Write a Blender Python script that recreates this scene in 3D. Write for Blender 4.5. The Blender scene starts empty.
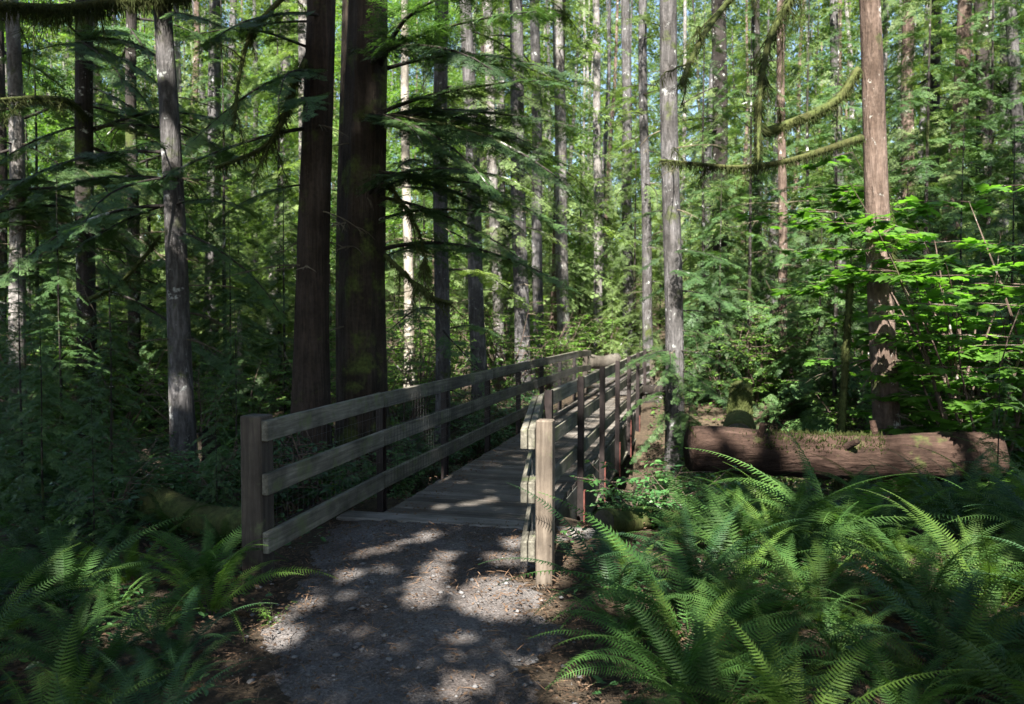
import bpy, math, random
import numpy as np
C = bpy.context.scene.collection
SC = bpy.context.scene
R = math.radians
RNG = np.random.default_rng(7)

# ------------------------------------------------------------------ camera, sky, sun, exposure
CAM_H, F_PX, PITCH = 1.66, 800.0, math.atan(29 / 800)
cam_d = bpy.data.cameras.new('camera')
cam = bpy.data.objects.new('camera', cam_d)
C.objects.link(cam)
cam.location = (0, 0, CAM_H)
cam.rotation_euler = (math.pi / 2 - PITCH, 0, 0)
cam_d.sensor_width = 36
cam_d.lens = F_PX / 1024 * 36
cam_d.clip_start, cam_d.clip_end = 0.05, 600
cam_d.dof.use_dof = True
cam_d.dof.focus_distance = 5.6
cam_d.dof.aperture_fstop = 2.8
SC.camera = cam

SUN_EL = R(47)
SUN_AZ = (-0.20, -0.98)                      # behind the camera, a little to the left
_k = math.hypot(*SUN_AZ)
SUN = np.array([SUN_AZ[0] / _k * math.cos(SUN_EL), SUN_AZ[1] / _k * math.cos(SUN_EL), math.sin(SUN_EL)])
world = bpy.data.worlds.new('World')
SC.world = world
world.use_nodes = True
wn = world.node_tree
bg = wn.nodes['Background']
sky = wn.nodes.new('ShaderNodeTexSky')
sky.sky_type = 'NISHITA'
sky.sun_disc = False
sky.sun_elevation = SUN_EL
sky.sun_rotation = math.atan2(SUN[0], SUN[1])
wn.links.new(sky.outputs[0], bg.inputs[0])
bg.inputs[1].default_value = 0.055
sun_d = bpy.data.lights.new('sun', 'SUN')
sun_d.energy = 5.0
sun_d.angle = R(0.5)
sun_d.color = (1.0, 0.95, 0.86)
sun = bpy.data.objects.new('sun', sun_d)
C.objects.link(sun)
from mathutils import Vector, Matrix
sun.rotation_euler = Vector(SUN).to_track_quat('Z', 'Y').to_euler()
sun.location = tuple(SUN * 60)
SC.view_settings.view_transform = 'Standard'
SC.view_settings.look = 'None'
SC.view_settings.exposure = 2.65
SC.view_settings.gamma = 1
SC.view_settings.use_curve_mapping = False
SC.render.engine = 'CYCLES'
SC.cycles.use_denoising = True
SC.cycles.max_bounces = 8
SC.cycles.diffuse_bounces = 4
SC.cycles.transmission_bounces = 4
SC.cycles.caustics_reflective = False
SC.cycles.caustics_refractive = False

# ------------------------------------------------------------------ pixel helpers
_cp, _sp = math.cos(PITCH), math.sin(PITCH)
def at(px, py, d):
    u, v = (px - 512) / F_PX, (352 - py) / F_PX
    r = np.array([u, _cp + v * _sp, -_sp + v * _cp])
    return np.array([0, 0, CAM_H]) + r * (d / r[1])
def ground_at(px, py, z=0.0):
    u, v = (px - 512) / F_PX, (352 - py) / F_PX
    r = np.array([u, _cp + v * _sp, -_sp + v * _cp])
    return np.array([0, 0, CAM_H]) + r * ((z - CAM_H) / r[2])
U = np.array([0.238, 0.9713])                # along the bridge
NV = np.array([0.9713, -0.238])              # across it, to the right
def bw(n, t, z=0.0):
    return np.array([n * NV[0] + t * U[0], n * NV[1] + t * U[1], z])

# ------------------------------------------------------------------ geometry collector
class Geo:
    def __init__(s):
        s.v, s.f, s.n = [], [], 0
    def add(s, v, *faces):
        v = np.asarray(v, float).reshape(-1, 3)
        for f in faces:
            f = np.asarray(f, int)
            if f.size: s.f.append(f + s.n)
        s.v.append(v); s.n += len(v)
        return s
    def box(s, lo, hi, rot=None, at=(0, 0, 0), bev=0.0):
        lo, hi = np.array(lo, float), np.array(hi, float)
        if bev:
            c = (lo + hi) / 2; h = (hi - lo) / 2
            vs, idx = [], {}
            for sx in (-1, 1):
                for sy in (-1, 1):
                    for sz in (-1, 1):
                        sg = np.array([sx, sy, sz])
                        for a in range(3):
                            p = c + sg * (h - bev); p[a] = c[a] + sg[a] * h[a]
                            idx[(sx, sy, sz, a)] = len(vs); vs.append(p)
            fs, ts = [], []
            for a in range(3):
                b, d = (a + 1) % 3, (a + 2) % 3
                for sg in (-1, 1):
                    q = []
                    for (i, j) in ((-1, -1), (1, -1), (1, 1), (-1, 1)):
                        k = [0, 0, 0]; k[a] = sg; k[b] = i; k[d] = j
                        q.append(idx[(k[0], k[1], k[2], a)])
                    fs.append(q if sg > 0 else q[::-1])
                for i in (-1, 1):
                    for j in (-1, 1):
                        q = []
                        for e in (-1, 1):
                            k = [0, 0, 0]; k[b] = i; k[d] = j; k[a] = e
                            pr = [idx[(k[0], k[1], k[2], b)], idx[(k[0], k[1], k[2], d)]]
                            q += pr if e < 0 else pr[::-1]
                        fs.append(q if i * j > 0 else q[::-1])
            for k in [(x, y, z) for x in (-1, 1) for y in (-1, 1) for z in (-1, 1)]:
                q = [idx[(*k, a)] for a in range(3)]
                ts.append(q if k[0] * k[1] * k[2] > 0 else q[::-1])
            v = np.array(vs)
            if rot is not None: v = v @ np.array(rot).T
            return s.add(v + np.array(at), fs, ts)
        v = np.array([[x, y, z] for x in (lo[0], hi[0]) for y in (lo[1], hi[1]) for z in (lo[2], hi[2])])
        if rot is not None: v = v @ np.array(rot).T
        f = [[0, 1, 3, 2], [4, 6, 7, 5], [0, 4, 5, 1], [2, 3, 7, 6], [0, 2, 6, 4], [1, 5, 7, 3]]
        return s.add(v + np.array(at), f)
    def bar(s, a, b, w, h, up=(0, 0, 1), bev=0.0):
        """a box from a to b, w across and h along up"""
        a, b = np.array(a, float), np.array(b, float)
        d = b - a; L = np.linalg.norm(d); d = d / L
        up = np.array(up, float); x = np.cross(d, up); x /= np.linalg.norm(x); z = np.cross(x, d)
        M = np.stack([x, d, z], 1)
        return s.box((-w / 2, 0, -h / 2), (w / 2, L, h / 2), M, a, bev)
    def tube(s, pts, rad, sides=6, cap=True):
        pts = np.asarray(pts, float); n = len(pts)
        rad = np.full(n, rad) if np.isscalar(rad) else np.asarray(rad)
        tg = np.gradient(pts, axis=0); tg /= np.linalg.norm(tg, axis=1)[:, None] + 1e-9
        ref = np.array([0.13, 0.2, 1.0]) if abs(tg[0][2]) < .8 else np.array([1.0, .1, 0])
        x = np.cross(tg, ref); x /= np.linalg.norm(x, axis=1)[:, None] + 1e-9
        y = np.cross(tg, x)
        a = np.arange(sides) / sides * 2 * np.pi
        v = pts[:, None] + rad[:, None, None] * (np.cos(a)[None, :, None] * x[:, None] + np.sin(a)[None, :, None] * y[:, None])
        i, j = np.meshgrid(np.arange(n - 1), np.arange(sides), indexing='ij')
        k = (j + 1) % sides
        f = np.stack([i * sides + j, i * sides + k, (i + 1) * sides + k, (i + 1) * sides + j], -1).reshape(-1, 4)
        s.add(v.reshape(-1, 3), f)
        if cap:
            s.f.append(np.array([list(range(sides))[::-1]]) + s.n - n * sides)
            s.f.append(np.array([list(range(sides))]) + s.n - sides)
        return s
    def arrays(s):
        return np.concatenate(s.v), s.f
    def mesh(s, name, mat, smooth=False):
        me = bpy.data.meshes.new(name)
        v = np.concatenate(s.v) if s.v else np.zeros((0, 3))
        me.vertices.add(len(v)); me.vertices.foreach_set('co', v.astype(np.float32).ravel())
        loops = np.concatenate([f.ravel() for f in s.f]) if s.f else np.zeros(0, int)
        tot = np.concatenate([np.full(len(f), f.shape[1]) for f in s.f]) if s.f else np.zeros(0, int)
        me.loops.add(len(loops)); me.loops.foreach_set('vertex_index', loops.astype(np.int32))
        me.polygons.add(len(tot))
        me.polygons.foreach_set('loop_start', np.concatenate([[0], np.cumsum(tot)[:-1]]).astype(np.int32))
        me.polygons.foreach_set('loop_total', tot.astype(np.int32))
        me.polygons.foreach_set('use_smooth', np.full(len(tot), bool(smooth)))
        me.update(calc_edges=True)
        me.materials.append(mat)
        return me
    def obj(s, name, mat, parent=None, smooth=False):
        return link(name, s.mesh(name, mat, smooth), parent)

def link(name, me, parent=None):
    o = bpy.data.objects.new(name, me); C.objects.link(o)
    if parent is not None: o.parent = parent
    return o
def tag(o, label=None, cat=None, group=None, kind=None):
    if label: o['label'] = label
    if cat: o['category'] = cat
    if group: o['group'] = group
    if kind: o['kind'] = kind
    return o
def thing(name, loc, label, cat, group=None, rz=0.0, sc=1.0):
    o = bpy.data.objects.new(name, None); C.objects.link(o)
    o.empty_display_size = .2
    o.location = tuple(loc); o.rotation_euler = (0, 0, rz); o.scale = (sc, sc, sc)
    return tag(o, label, cat, group)

# ------------------------------------------------------------------ materials
def nodes(name):
    m = bpy.data.materials.new(name); m.use_nodes = True
    nt = m.node_tree; nt.nodes.clear()
    out = nt.nodes.new('ShaderNodeOutputMaterial')
    return m, nt, out
def nd(nt, t, **kw):
    n = nt.nodes.new(t)
    for k, v in kw.items():
        if k in n.inputs: n.inputs[k].default_value = v
        else: setattr(n, k, v)
    return n
def ramp(nt, stops):
    r = nt.nodes.new('ShaderNodeValToRGB'); e = r.color_ramp.elements
    while len(e) < len(stops): e.new(.5)
    for x, (p, c) in zip(e, stops):
        x.position = p; x.color = (*c, 1) if len(c) == 3 else c
    return r
def coords(nt, scale, rnd=True, obj='Object'):
    tc = nt.nodes.new('ShaderNodeTexCoord')
    mp = nt.nodes.new('ShaderNodeMapping'); mp.inputs['Scale'].default_value = scale
    nt.links.new(tc.outputs[obj], mp.inputs['Vector'])
    if rnd:
        oi = nt.nodes.new('ShaderNodeObjectInfo')
        ml = nd(nt, 'ShaderNodeMath', operation='MULTIPLY'); ml.inputs[1].default_value = 37.0
        nt.links.new(oi.outputs['Random'], ml.inputs[0])
        nt.links.new(ml.outputs[0], mp.inputs['Location'])
    return mp.outputs['Vector']
def noise(nt, vec, scale, detail=4, rough=.55, dist=0.0):
    n = nd(nt, 'ShaderNodeTexNoise'); n.inputs['Scale'].default_value = scale
    n.inputs['Detail'].default_value = detail; n.inputs['Roughness'].default_value = rough
    n.inputs['Distortion'].default_value = dist
    nt.links.new(vec, n.inputs['Vector']); return n.outputs['Fac']
def mixc(nt, fac, a, b, mode='MIX'):
    m = nt.nodes.new('ShaderNodeMix'); m.data_type = 'RGBA'; m.blend_type = mode
    if isinstance(fac, (int, float)): m.inputs[0].default_value = fac
    else: nt.links.new(fac, m.inputs[0])
    for i, x in ((6, a), (7, b)):
        if isinstance(x, tuple): m.inputs[i].default_value = (*x, 1)
        else: nt.links.new(x, m.inputs[i])
    return m.outputs[2]
def bump(nt, h, strength, dist=0.02, nrm=None):
    b = nt.nodes.new('ShaderNodeBump'); b.inputs['Strength'].default_value = strength; b.inputs['Distance'].default_value = dist
    nt.links.new(h, b.inputs['Height'])
    if nrm is not None: nt.links.new(nrm, b.inputs['Normal'])
    return b.outputs['Normal']

def leaf_mat(name, dark, mid, light, trans=.35, rough=.5, spec=.35, nscale=.9, tcol=1.5):
    m, nt, out = nodes(name)
    vec = coords(nt, (1, 1, 1))
    f1 = noise(nt, vec, nscale, 2)
    f2 = noise(nt, vec, 14.0, 2)
    c = ramp(nt, [(.3, dark), (.5, mid), (.72, light)])
    ad = nd(nt, 'ShaderNodeMath', operation='MULTIPLY_ADD'); ad.inputs[1].default_value = .45
    sb = nd(nt, 'ShaderNodeMath', operation='MULTIPLY'); sb.inputs[1].default_value = .55
    nt.links.new(f1, sb.inputs[0]); nt.links.new(f2, ad.inputs[0]); nt.links.new(sb.outputs[0], ad.inputs[2])
    nt.links.new(ad.outputs[0], c.inputs[0])
    hs = nd(nt, 'ShaderNodeHueSaturation')
    oi = nt.nodes.new('ShaderNodeObjectInfo')
    mr = nd(nt, 'ShaderNodeMapRange'); mr.inputs['To Min'].default_value = .62; mr.inputs['To Max'].default_value = 1.3
    nt.links.new(oi.outputs['Random'], mr.inputs['Value']); nt.links.new(mr.outputs[0], hs.inputs['Value'])
    nt.links.new(c.outputs[0], hs.inputs['Color'])
    p = nd(nt, 'ShaderNodeBsdfPrincipled'); p.inputs['Roughness'].default_value = rough
    p.inputs['Specular IOR Level'].default_value = spec
    nt.links.new(hs.outputs[0], p.inputs['Base Color'])
    t = nd(nt, 'ShaderNodeBsdfTranslucent')
    tcn = mixc(nt, 1.0, hs.outputs[0], (tcol * .95, tcol * 1.05, tcol * .45), 'MULTIPLY')
    nt.links.new(tcn, t.inputs['Color'])
    mx = nt.nodes.new('ShaderNodeMixShader'); mx.inputs[0].default_value = trans
    nt.links.new(p.outputs[0], mx.inputs[1]); nt.links.new(t.outputs[0], mx.inputs[2])
    nt.links.new(mx.outputs[0], out.inputs[0])
    return m

M = {}
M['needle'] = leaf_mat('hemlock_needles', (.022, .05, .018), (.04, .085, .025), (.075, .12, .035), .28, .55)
M['needle_far'] = leaf_mat('sunlit_conifer_needles', (.045, .075, .026), (.085, .13, .04), (.18, .22, .085), .4, .6, .35, .9, 1.8)  # lighter copy of the hemlock needles, sunlight put into the colour
M['needle_blue'] = leaf_mat('blue_green_needles', (.02, .05, .028), (.036, .08, .042), (.055, .11, .052), .25, .5)
M['fern'] = leaf_mat('fern_green', (.022, .055, .014), (.038, .088, .02), (.07, .13, .028), .36, .6, .16, 1.4)
M['fern_yellow'] = leaf_mat('fern_yellow_green', (.035, .07, .014), (.06, .11, .02), (.10, .16, .03), .4, .6, .16, 1.4, 1.8)
M['fern_dark'] = leaf_mat('fern_dark_green', (.012, .036, .014), (.022, .06, .02), (.04, .085, .028), .28, .55, .22, 1.4)
M['fern_brown'] = leaf_mat('fern_brown', (.08, .04, .018), (.12, .065, .03), (.17, .1, .045), .3, .7, .2, 1.4)
M['maple'] = leaf_mat('maple_green', (.05, .12, .018), (.085, .19, .028), (.12, .25, .04), .5, .5, .35, .8, 1.9)
M['broad'] = leaf_mat('broadleaf_green', (.045, .10, .018), (.08, .155, .028), (.13, .21, .045), .45, .5, .35, .8, 1.8)
M['shrub'] = leaf_mat('shrub_green', (.022, .065, .022), (.04, .105, .032), (.07, .15, .04), .35, .4, .5, 1.2)
M['moss_strand'] = leaf_mat('moss_strands', (.022, .03, .009), (.038, .047, .014), (.062, .068, .024), .3, .8, .1, 2.0)
M['dead_twig'] = leaf_mat('dry_twigs', (.05, .04, .028), (.10, .085, .06), (.2, .17, .12), .05, .8, .1, 2.0, 1.0)

def bark(name, dark, mid, light, zs=.55, xs=9.0, lichen=.0, moss=.0, lich_col=(.42, .43, .40), strength=.9, scale=None):
    m, nt, out = nodes(name)
    v = coords(nt, scale or (xs, xs, xs * zs * .22))
    n1 = noise(nt, v, 1.0, 6, .65, .6)
    v2 = coords(nt, (1, 1, 1))
    n2 = noise(nt, v2, 24, 4, .6)
    c = ramp(nt, [(.28, dark), (.48, mid), (.68, light)])
    nt.links.new(n1, c.inputs[0])
    col = mixc(nt, .5, c.outputs[0], ramp_out(nt, n2, [(.3, tuple(x * .55 for x in mid)), (.7, tuple(min(1, x * 1.5) for x in mid))]))
    n5 = noise(nt, v2, 1.7, 4, .6)
    col = mixc(nt, 1.0, col, ramp_out(nt, n5, [(.36, (.55, .53, .5)), (.6, (1.08, 1.08, 1.08))]), 'MULTIPLY')  # broad dark patches paint dappled shade into the bark colour
    if lichen > 0:
        n3 = noise(nt, v2, 5.5, 5, .7)
        r = ramp(nt, [(.62 - lichen * .35, (0, 0, 0)), (.70 - lichen * .3, (1, 1, 1))]); nt.links.new(n3, r.inputs[0])
        col = mixc(nt, r.outputs[0], col, lich_col)
    if moss > 0:
        n4 = noise(nt, v2, 2.2, 5, .65)
        r = ramp(nt, [(.68 - moss * .4, (0, 0, 0)), (.78 - moss * .4, (1, 1, 1))]); nt.links.new(n4, r.inputs[0])
        mc = ramp_out(nt, n2, [(.3, (.022, .032, .010)), (.7, (.07, .085, .024))])
        col = mixc(nt, r.outputs[0], col, mc)
    p = nd(nt, 'ShaderNodeBsdfPrincipled'); p.inputs['Roughness'].default_value = .9
    p.inputs['Specular IOR Level'].default_value = .15
    nt.links.new(col, p.inputs['Base Color'])
    nb = bump(nt, n1, strength, .05); nb = bump(nt, n2, .5, .01, nb)
    nt.links.new(nb, p.inputs['Normal'])
    nt.links.new(p.outputs[0], out.inputs[0])
    return m
def ramp_out(nt, fac, stops):
    r = ramp(nt, stops); nt.links.new(fac, r.inputs[0]); return r.outputs[0]
M['bark_cedar'] = bark('cedar_bark', (.009, .007, .005), (.034, .025, .02), (.08, .06, .049), .3, 24, 0, .2)
M['bark_cedar_moss'] = bark('mossy_cedar_bark', (.008, .007, .005), (.032, .025, .02), (.07, .056, .044), .28, 22, 0, .4)
M['bark_grey'] = bark('grey_hemlock_bark', (.016, .015, .015), (.06, .057, .057), (.20, .19, .195), .9, 16, .03, .22, (.30, .31, .30))
M['bark_pale'] = bark('pale_alder_bark', (.025, .022, .02), (.13, .12, .115), (.36, .345, .33), 1.6, 14, .07, .22)
M['bark_dark'] = bark('dark_fir_bark', (.010, .009, .008), (.026, .022, .02), (.06, .053, .048), .5, 16, .06, .3)
M['bark_brown'] = bark('brown_fir_bark', (.02, .014, .011), (.095, .068, .055), (.215, .165, .14), .7, 20, .03, .2)
M['bark_log'] = bark('log_bark', (.009, .005, .004), (.032, .019, .014), (.088, .056, .043), 6.0, 9, 0, .22, scale=(2.2, 17, 17))
M['bark_moss'] = bark('moss_covered_bark', (.022, .022, .010), (.05, .055, .018), (.085, .09, .032), 1.0, 8, 0, .6)
M['cut_wood'] = bark('old_cut_wood', (.035, .03, .026), (.08, .072, .062), (.13, .118, .104), .4, 10, .0, .3)
M['snag'] = bark('bleached_snag', (.12, .105, .085), (.26, .235, .2), (.42, .39, .34), .4, 10, .1, .12)

def wood(name, dark, mid, light, grain=(34, 1.6, 34), stain=.4, moss=.0, plank=False):
    m, nt, out = nodes(name)
    v = coords(nt, grain, rnd=True)
    n1 = noise(nt, v, 1.0, 5, .7, .4)
    v2 = coords(nt, (1, 1, 1), not plank)
    n2 = noise(nt, v2, 3.0, 5, .65)
    col = ramp_out(nt, n1, [(.25, dark), (.5, mid), (.75, light)])
    st = ramp_out(nt, n2, [(.38, (1 - stain,) * 3), (.62, (1.05,) * 3)])
    col = mixc(nt, 1.0, col, st, 'MULTIPLY')
    if moss:
        n3 = noise(nt, v2, 4.5, 5, .7)
        col = mixc(nt, ramp_out(nt, n3, [(.60 - moss * .2, (0, 0, 0)), (.74 - moss * .2, (.8, .8, .8))]), col, (.085, .10, .045))
    if plank:
        sx = nd(nt, 'ShaderNodeSeparateXYZ'); nt.links.new(v2, sx.inputs[0])
        m1 = nd(nt, 'ShaderNodeMath', operation='MULTIPLY_ADD'); m1.inputs[1].default_value = 1 / .145; m1.inputs[2].default_value = .08 / .145
        nt.links.new(sx.outputs['Y'], m1.inputs[0]); fl = nd(nt, 'ShaderNodeMath', operation='FLOOR'); nt.links.new(m1.outputs[0], fl.inputs[0])
        wn_ = nd(nt, 'ShaderNodeTexWhiteNoise', noise_dimensions='1D'); nt.links.new(fl.outputs[0], wn_.inputs['W'])
        col = mixc(nt, 1.0, col, ramp_out(nt, wn_.outputs['Value'], [(0, (.62, .6, .57)), (1, (1.25, 1.22, 1.18))]), 'MULTIPLY')
        col = mixc(nt, ramp_out(nt, noise(nt, v2, 2.1, 6, .7), [(.5, (0, 0, 0)), (.68, (.75, .75, .75))]), col, (.055, .038, .026))
    p = nd(nt, 'ShaderNodeBsdfPrincipled'); p.inputs['Roughness'].default_value = .85; p.inputs['Specular IOR Level'].default_value = .25
    nt.links.new(col, p.inputs['Base Color'])
    nt.links.new(bump(nt, n1, .5, .006), p.inputs['Normal'])
    nt.links.new(p.outputs[0], out.inputs[0])
    return m
M['rail'] = wood('weathered_rail_wood', (.04, .037, .028), (.115, .106, .084), (.22, .205, .165), stain=.55, moss=.4)
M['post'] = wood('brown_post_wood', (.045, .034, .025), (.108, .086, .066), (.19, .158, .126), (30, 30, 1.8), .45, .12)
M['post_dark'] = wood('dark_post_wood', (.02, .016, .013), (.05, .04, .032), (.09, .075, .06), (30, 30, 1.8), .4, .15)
M['deck'] = wood('grey_deck_wood', (.055, .048, .042), (.11, .102, .093), (.18, .172, .16), (1.6, 30, 30), .35, plank=True)
M['sill'] = wood('grey_sill_wood', (.09, .08, .07), (.17, .158, .142), (.25, .237, .22), (1.6, 26, 26), .4)
M['girder'] = wood('dark_girder_wood', (.04, .042, .036), (.085, .088, .075), (.14, .145, .125), (26, 1.4, 26), .5, .15)

def metal(name, c1, c2, rough=.55, met=.0):
    m, nt, out = nodes(name)
    v = coords(nt, (1, 1, 1)); n = noise(nt, v, 9, 5, .7)
    col = ramp_out(nt, n, [(.35, c1), (.65, c2)])
    p = nd(nt, 'ShaderNodeBsdfPrincipled'); p.inputs['Roughness'].default_value = rough; p.inputs['Metallic'].default_value = met; p.inputs['Specular IOR Level'].default_value = .15
    nt.links.new(col, p.inputs['Base Color']); nt.links.new(p.outputs[0], out.inputs[0]); return m
M['steel'] = metal('dark_brown_steel', (.010, .008, .008), (.024, .018, .017))
M['red_steel'] = metal('rusty_red_steel', (.06, .02, .016), (.11, .04, .032), .75)
M['wire'] = metal('grey_wire', (.03, .03, .03), (.06, .06, .058), .7, .0)

def soil(name, stops, sc1, sc2, bst=.8):
    m, nt, out = nodes(name)
    v = coords(nt, (1, 1, 1), rnd=False)
    n1 = noise(nt, v, sc1, 6, .65); n2 = noise(nt, v, sc2, 6, .75)
    vo = nd(nt, 'ShaderNodeTexVoronoi'); vo.inputs['Scale'].default_value = sc2 * 1.3; nt.links.new(v, vo.inputs['Vector'])
    ad = nd(nt, 'ShaderNodeMath', operation='MULTIPLY_ADD'); ad.inputs[1].default_value = .5
    hf = nd(nt, 'ShaderNodeMath', operation='MULTIPLY'); hf.inputs[1].default_value = .5
    nt.links.new(n1, hf.inputs[0]); nt.links.new(n2, ad.inputs[0]); nt.links.new(hf.outputs[0], ad.inputs[2])
    col = ramp_out(nt, ad.outputs[0], stops)
    sp = ramp_out(nt, vo.outputs['Color'], [(.0, (.55, .55, .55)), (.6, (1, 1, 1)), (1, (1.7, 1.65, 1.6))])
    col = mixc(nt, .8, col, sp, 'MULTIPLY')
    p = nd(nt, 'ShaderNodeBsdfPrincipled'); p.inputs['Roughness'].default_value = .92; p.inputs['Specular IOR Level'].default_value = .2
    nt.links.new(col, p.inputs['Base Color'])
    b = bump(nt, vo.outputs['Distance'], bst, .012); b = bump(nt, n2, .7, .02, b)
    nt.links.new(b, p.inputs['Normal'])
    nt.links.new(p.outputs[0], out.inputs[0])
    return m
M['path'] = soil('path_gravel', [(.36, (.042, .032, .028)), (.47, (.078, .067, .062)), (.56, (.116, .107, .104)), (.7, (.165, .156, .153))], 1.6, 60)
M['floor'] = soil('forest_soil', [(.3, (.016, .012, .008)), (.48, (.036, .026, .017)), (.6, (.06, .044, .028)), (.68, (.035, .045, .016))], 1.1, 30)
M['stone'] = metal('grey_stone', (.07, .068, .07), (.16, .155, .155), .9)
M['litter'] = leaf_mat('brown_leaf_litter', (.05, .028, .016), (.11, .068, .042), (.22, .15, .10), .15, .8, .2, 6.0, 1.0)

# ------------------------------------------------------------------ terrain
_w = [(RNG.uniform(.12, .9), RNG.uniform(.12, .9), RNG.uniform(0, 6.28), RNG.uniform(0, 6.28)) for _ in range(9)]
def H(x, y):
    x, y = np.asarray(x, float), np.asarray(y, float)
    n = x * NV[0] + y * NV[1]; t = x * U[0] + y * U[1]
    rough = sum(np.sin(a * x * 2.1 + p) * np.sin(b * y * 2.1 + q) for a, b, p, q in _w) / 9
    off = np.clip((np.abs(n + 2.05) - 1.0) / 1.6, 0, 1)            # 0 on the trail's line
    prof = np.exp(-np.clip((t - 11.6) / 3.6, -4, 4) ** 4)
    side = .65 + .75 / (1 + np.exp(-(n + 1.6) * 2.5)) - .55 / (1 + np.exp(-(n - 3.6) * 1.4))
    z = -prof * side
    z = z + .16 * off * rough * 2
    z = z + .10 * np.clip(t - 20, 0, 200) * np.clip((t - 20) / 30, 0, 1)
    z = z + .22 / (1 + np.exp(-(n - 2.2) * 1.6)) * np.clip(1 - (t - 6) / 5, 0, 1)   # the fern bank right of the trail
    z = z - .24 * np.exp(-((n + .55) / .5) ** 2 - ((t - 6.75) / .55) ** 2)
    return z
def axis(lo, hi, fine_lo, fine_hi, step, g=1.16):
    a = list(np.arange(fine_lo, fine_hi + 1e-6, step)); s = step; x = fine_hi
    while x < hi: s *= g; x += s; a.append(x)
    s = step; x = fine_lo
    while x > lo: s *= g; x -= s; a.insert(0, x)
    return np.array(a)
def grid(xs, ys, zf, keep=None):
    X, Y = np.meshgrid(xs, ys); Z = zf(X, Y)
    v = np.stack([X, Y, Z], -1).reshape(-1, 3); w = len(xs)
    j, i = np.meshgrid(np.arange(len(ys) - 1), np.arange(w - 1), indexing='ij')
    f = np.stack([j * w + i, j * w + i + 1, (j + 1) * w + i + 1, (j + 1) * w + i], -1).reshape(-1, 4)
    if keep is not None:
        c = v[f].mean(1); f = f[keep(c[:, 0], c[:, 1])]
    return Geo().add(v, f)
def hgrain(x, y):
    return .012 * np.sin(x * 21 + 3 * np.sin(y * 9)) * np.sin(y * 19 + 2 * np.sin(x * 7)) + .01 * np.sin(x * 47) * np.sin(y * 43)
tag(grid(axis(-190, 190, -7, 8, .12), axis(-60, 260, -2, 21, .12), lambda x, y: H(x, y) + hgrain(x, y)).obj('ground', M['floor'], smooth=True), kind='structure')
# the gravel trail, a ragged sheet a little above the ground
_c = [(-8, .3), (0, -.25), (3.5, -.47), (5.2, -.64), (6.6, -.45)]
def pathmask(x, y):
    cx = np.interp(y, [a for a, b in _c], [b for a, b in _c])
    w = np.interp(y, [-8, 3, 4.5, 5.4, 6.2], [.75, .52, .70, .84, .84])
    e = .10 * np.sin(y * 3.1 + 1) + .06 * np.sin(y * 9.3 + x) + .035 * np.sin(y * 31 + x * 17)
    n = x * NV[0] + y * NV[1]; t = x * U[0] + y * U[1]
    pathmask.inside = w + e - np.abs(x - cx)
    return (np.abs(x - cx) < w + e + .14) & (t < 6.16)
tag(grid(np.arange(-3, 3, .05), np.arange(-8, 6.9, .05), lambda x, y: (pathmask(x, y), H(x, y) + .5 * hgrain(x, y) + .024 * np.clip(pathmask.inside / .12, -1.6, 1))[1], pathmask).obj('path', M['path'], smooth=True), kind='structure')
def pathmask2(x, y):
    n = x * NV[0] + y * NV[1]; t = x * U[0] + y * U[1]
    k = -2.05 - .03 * np.clip(t - 20, 0, 50) ** 2
    return (np.abs(n - k) < .8 + .12 * np.sin(t * 4)) & (t > 18.15) & (t < 32)
tag(grid(np.arange(-8, 8, .1), np.arange(15, 34, .1), lambda x, y: H(x, y) + .03, pathmask2).obj('far_path', M['path'], smooth=True), kind='structure')

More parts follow.
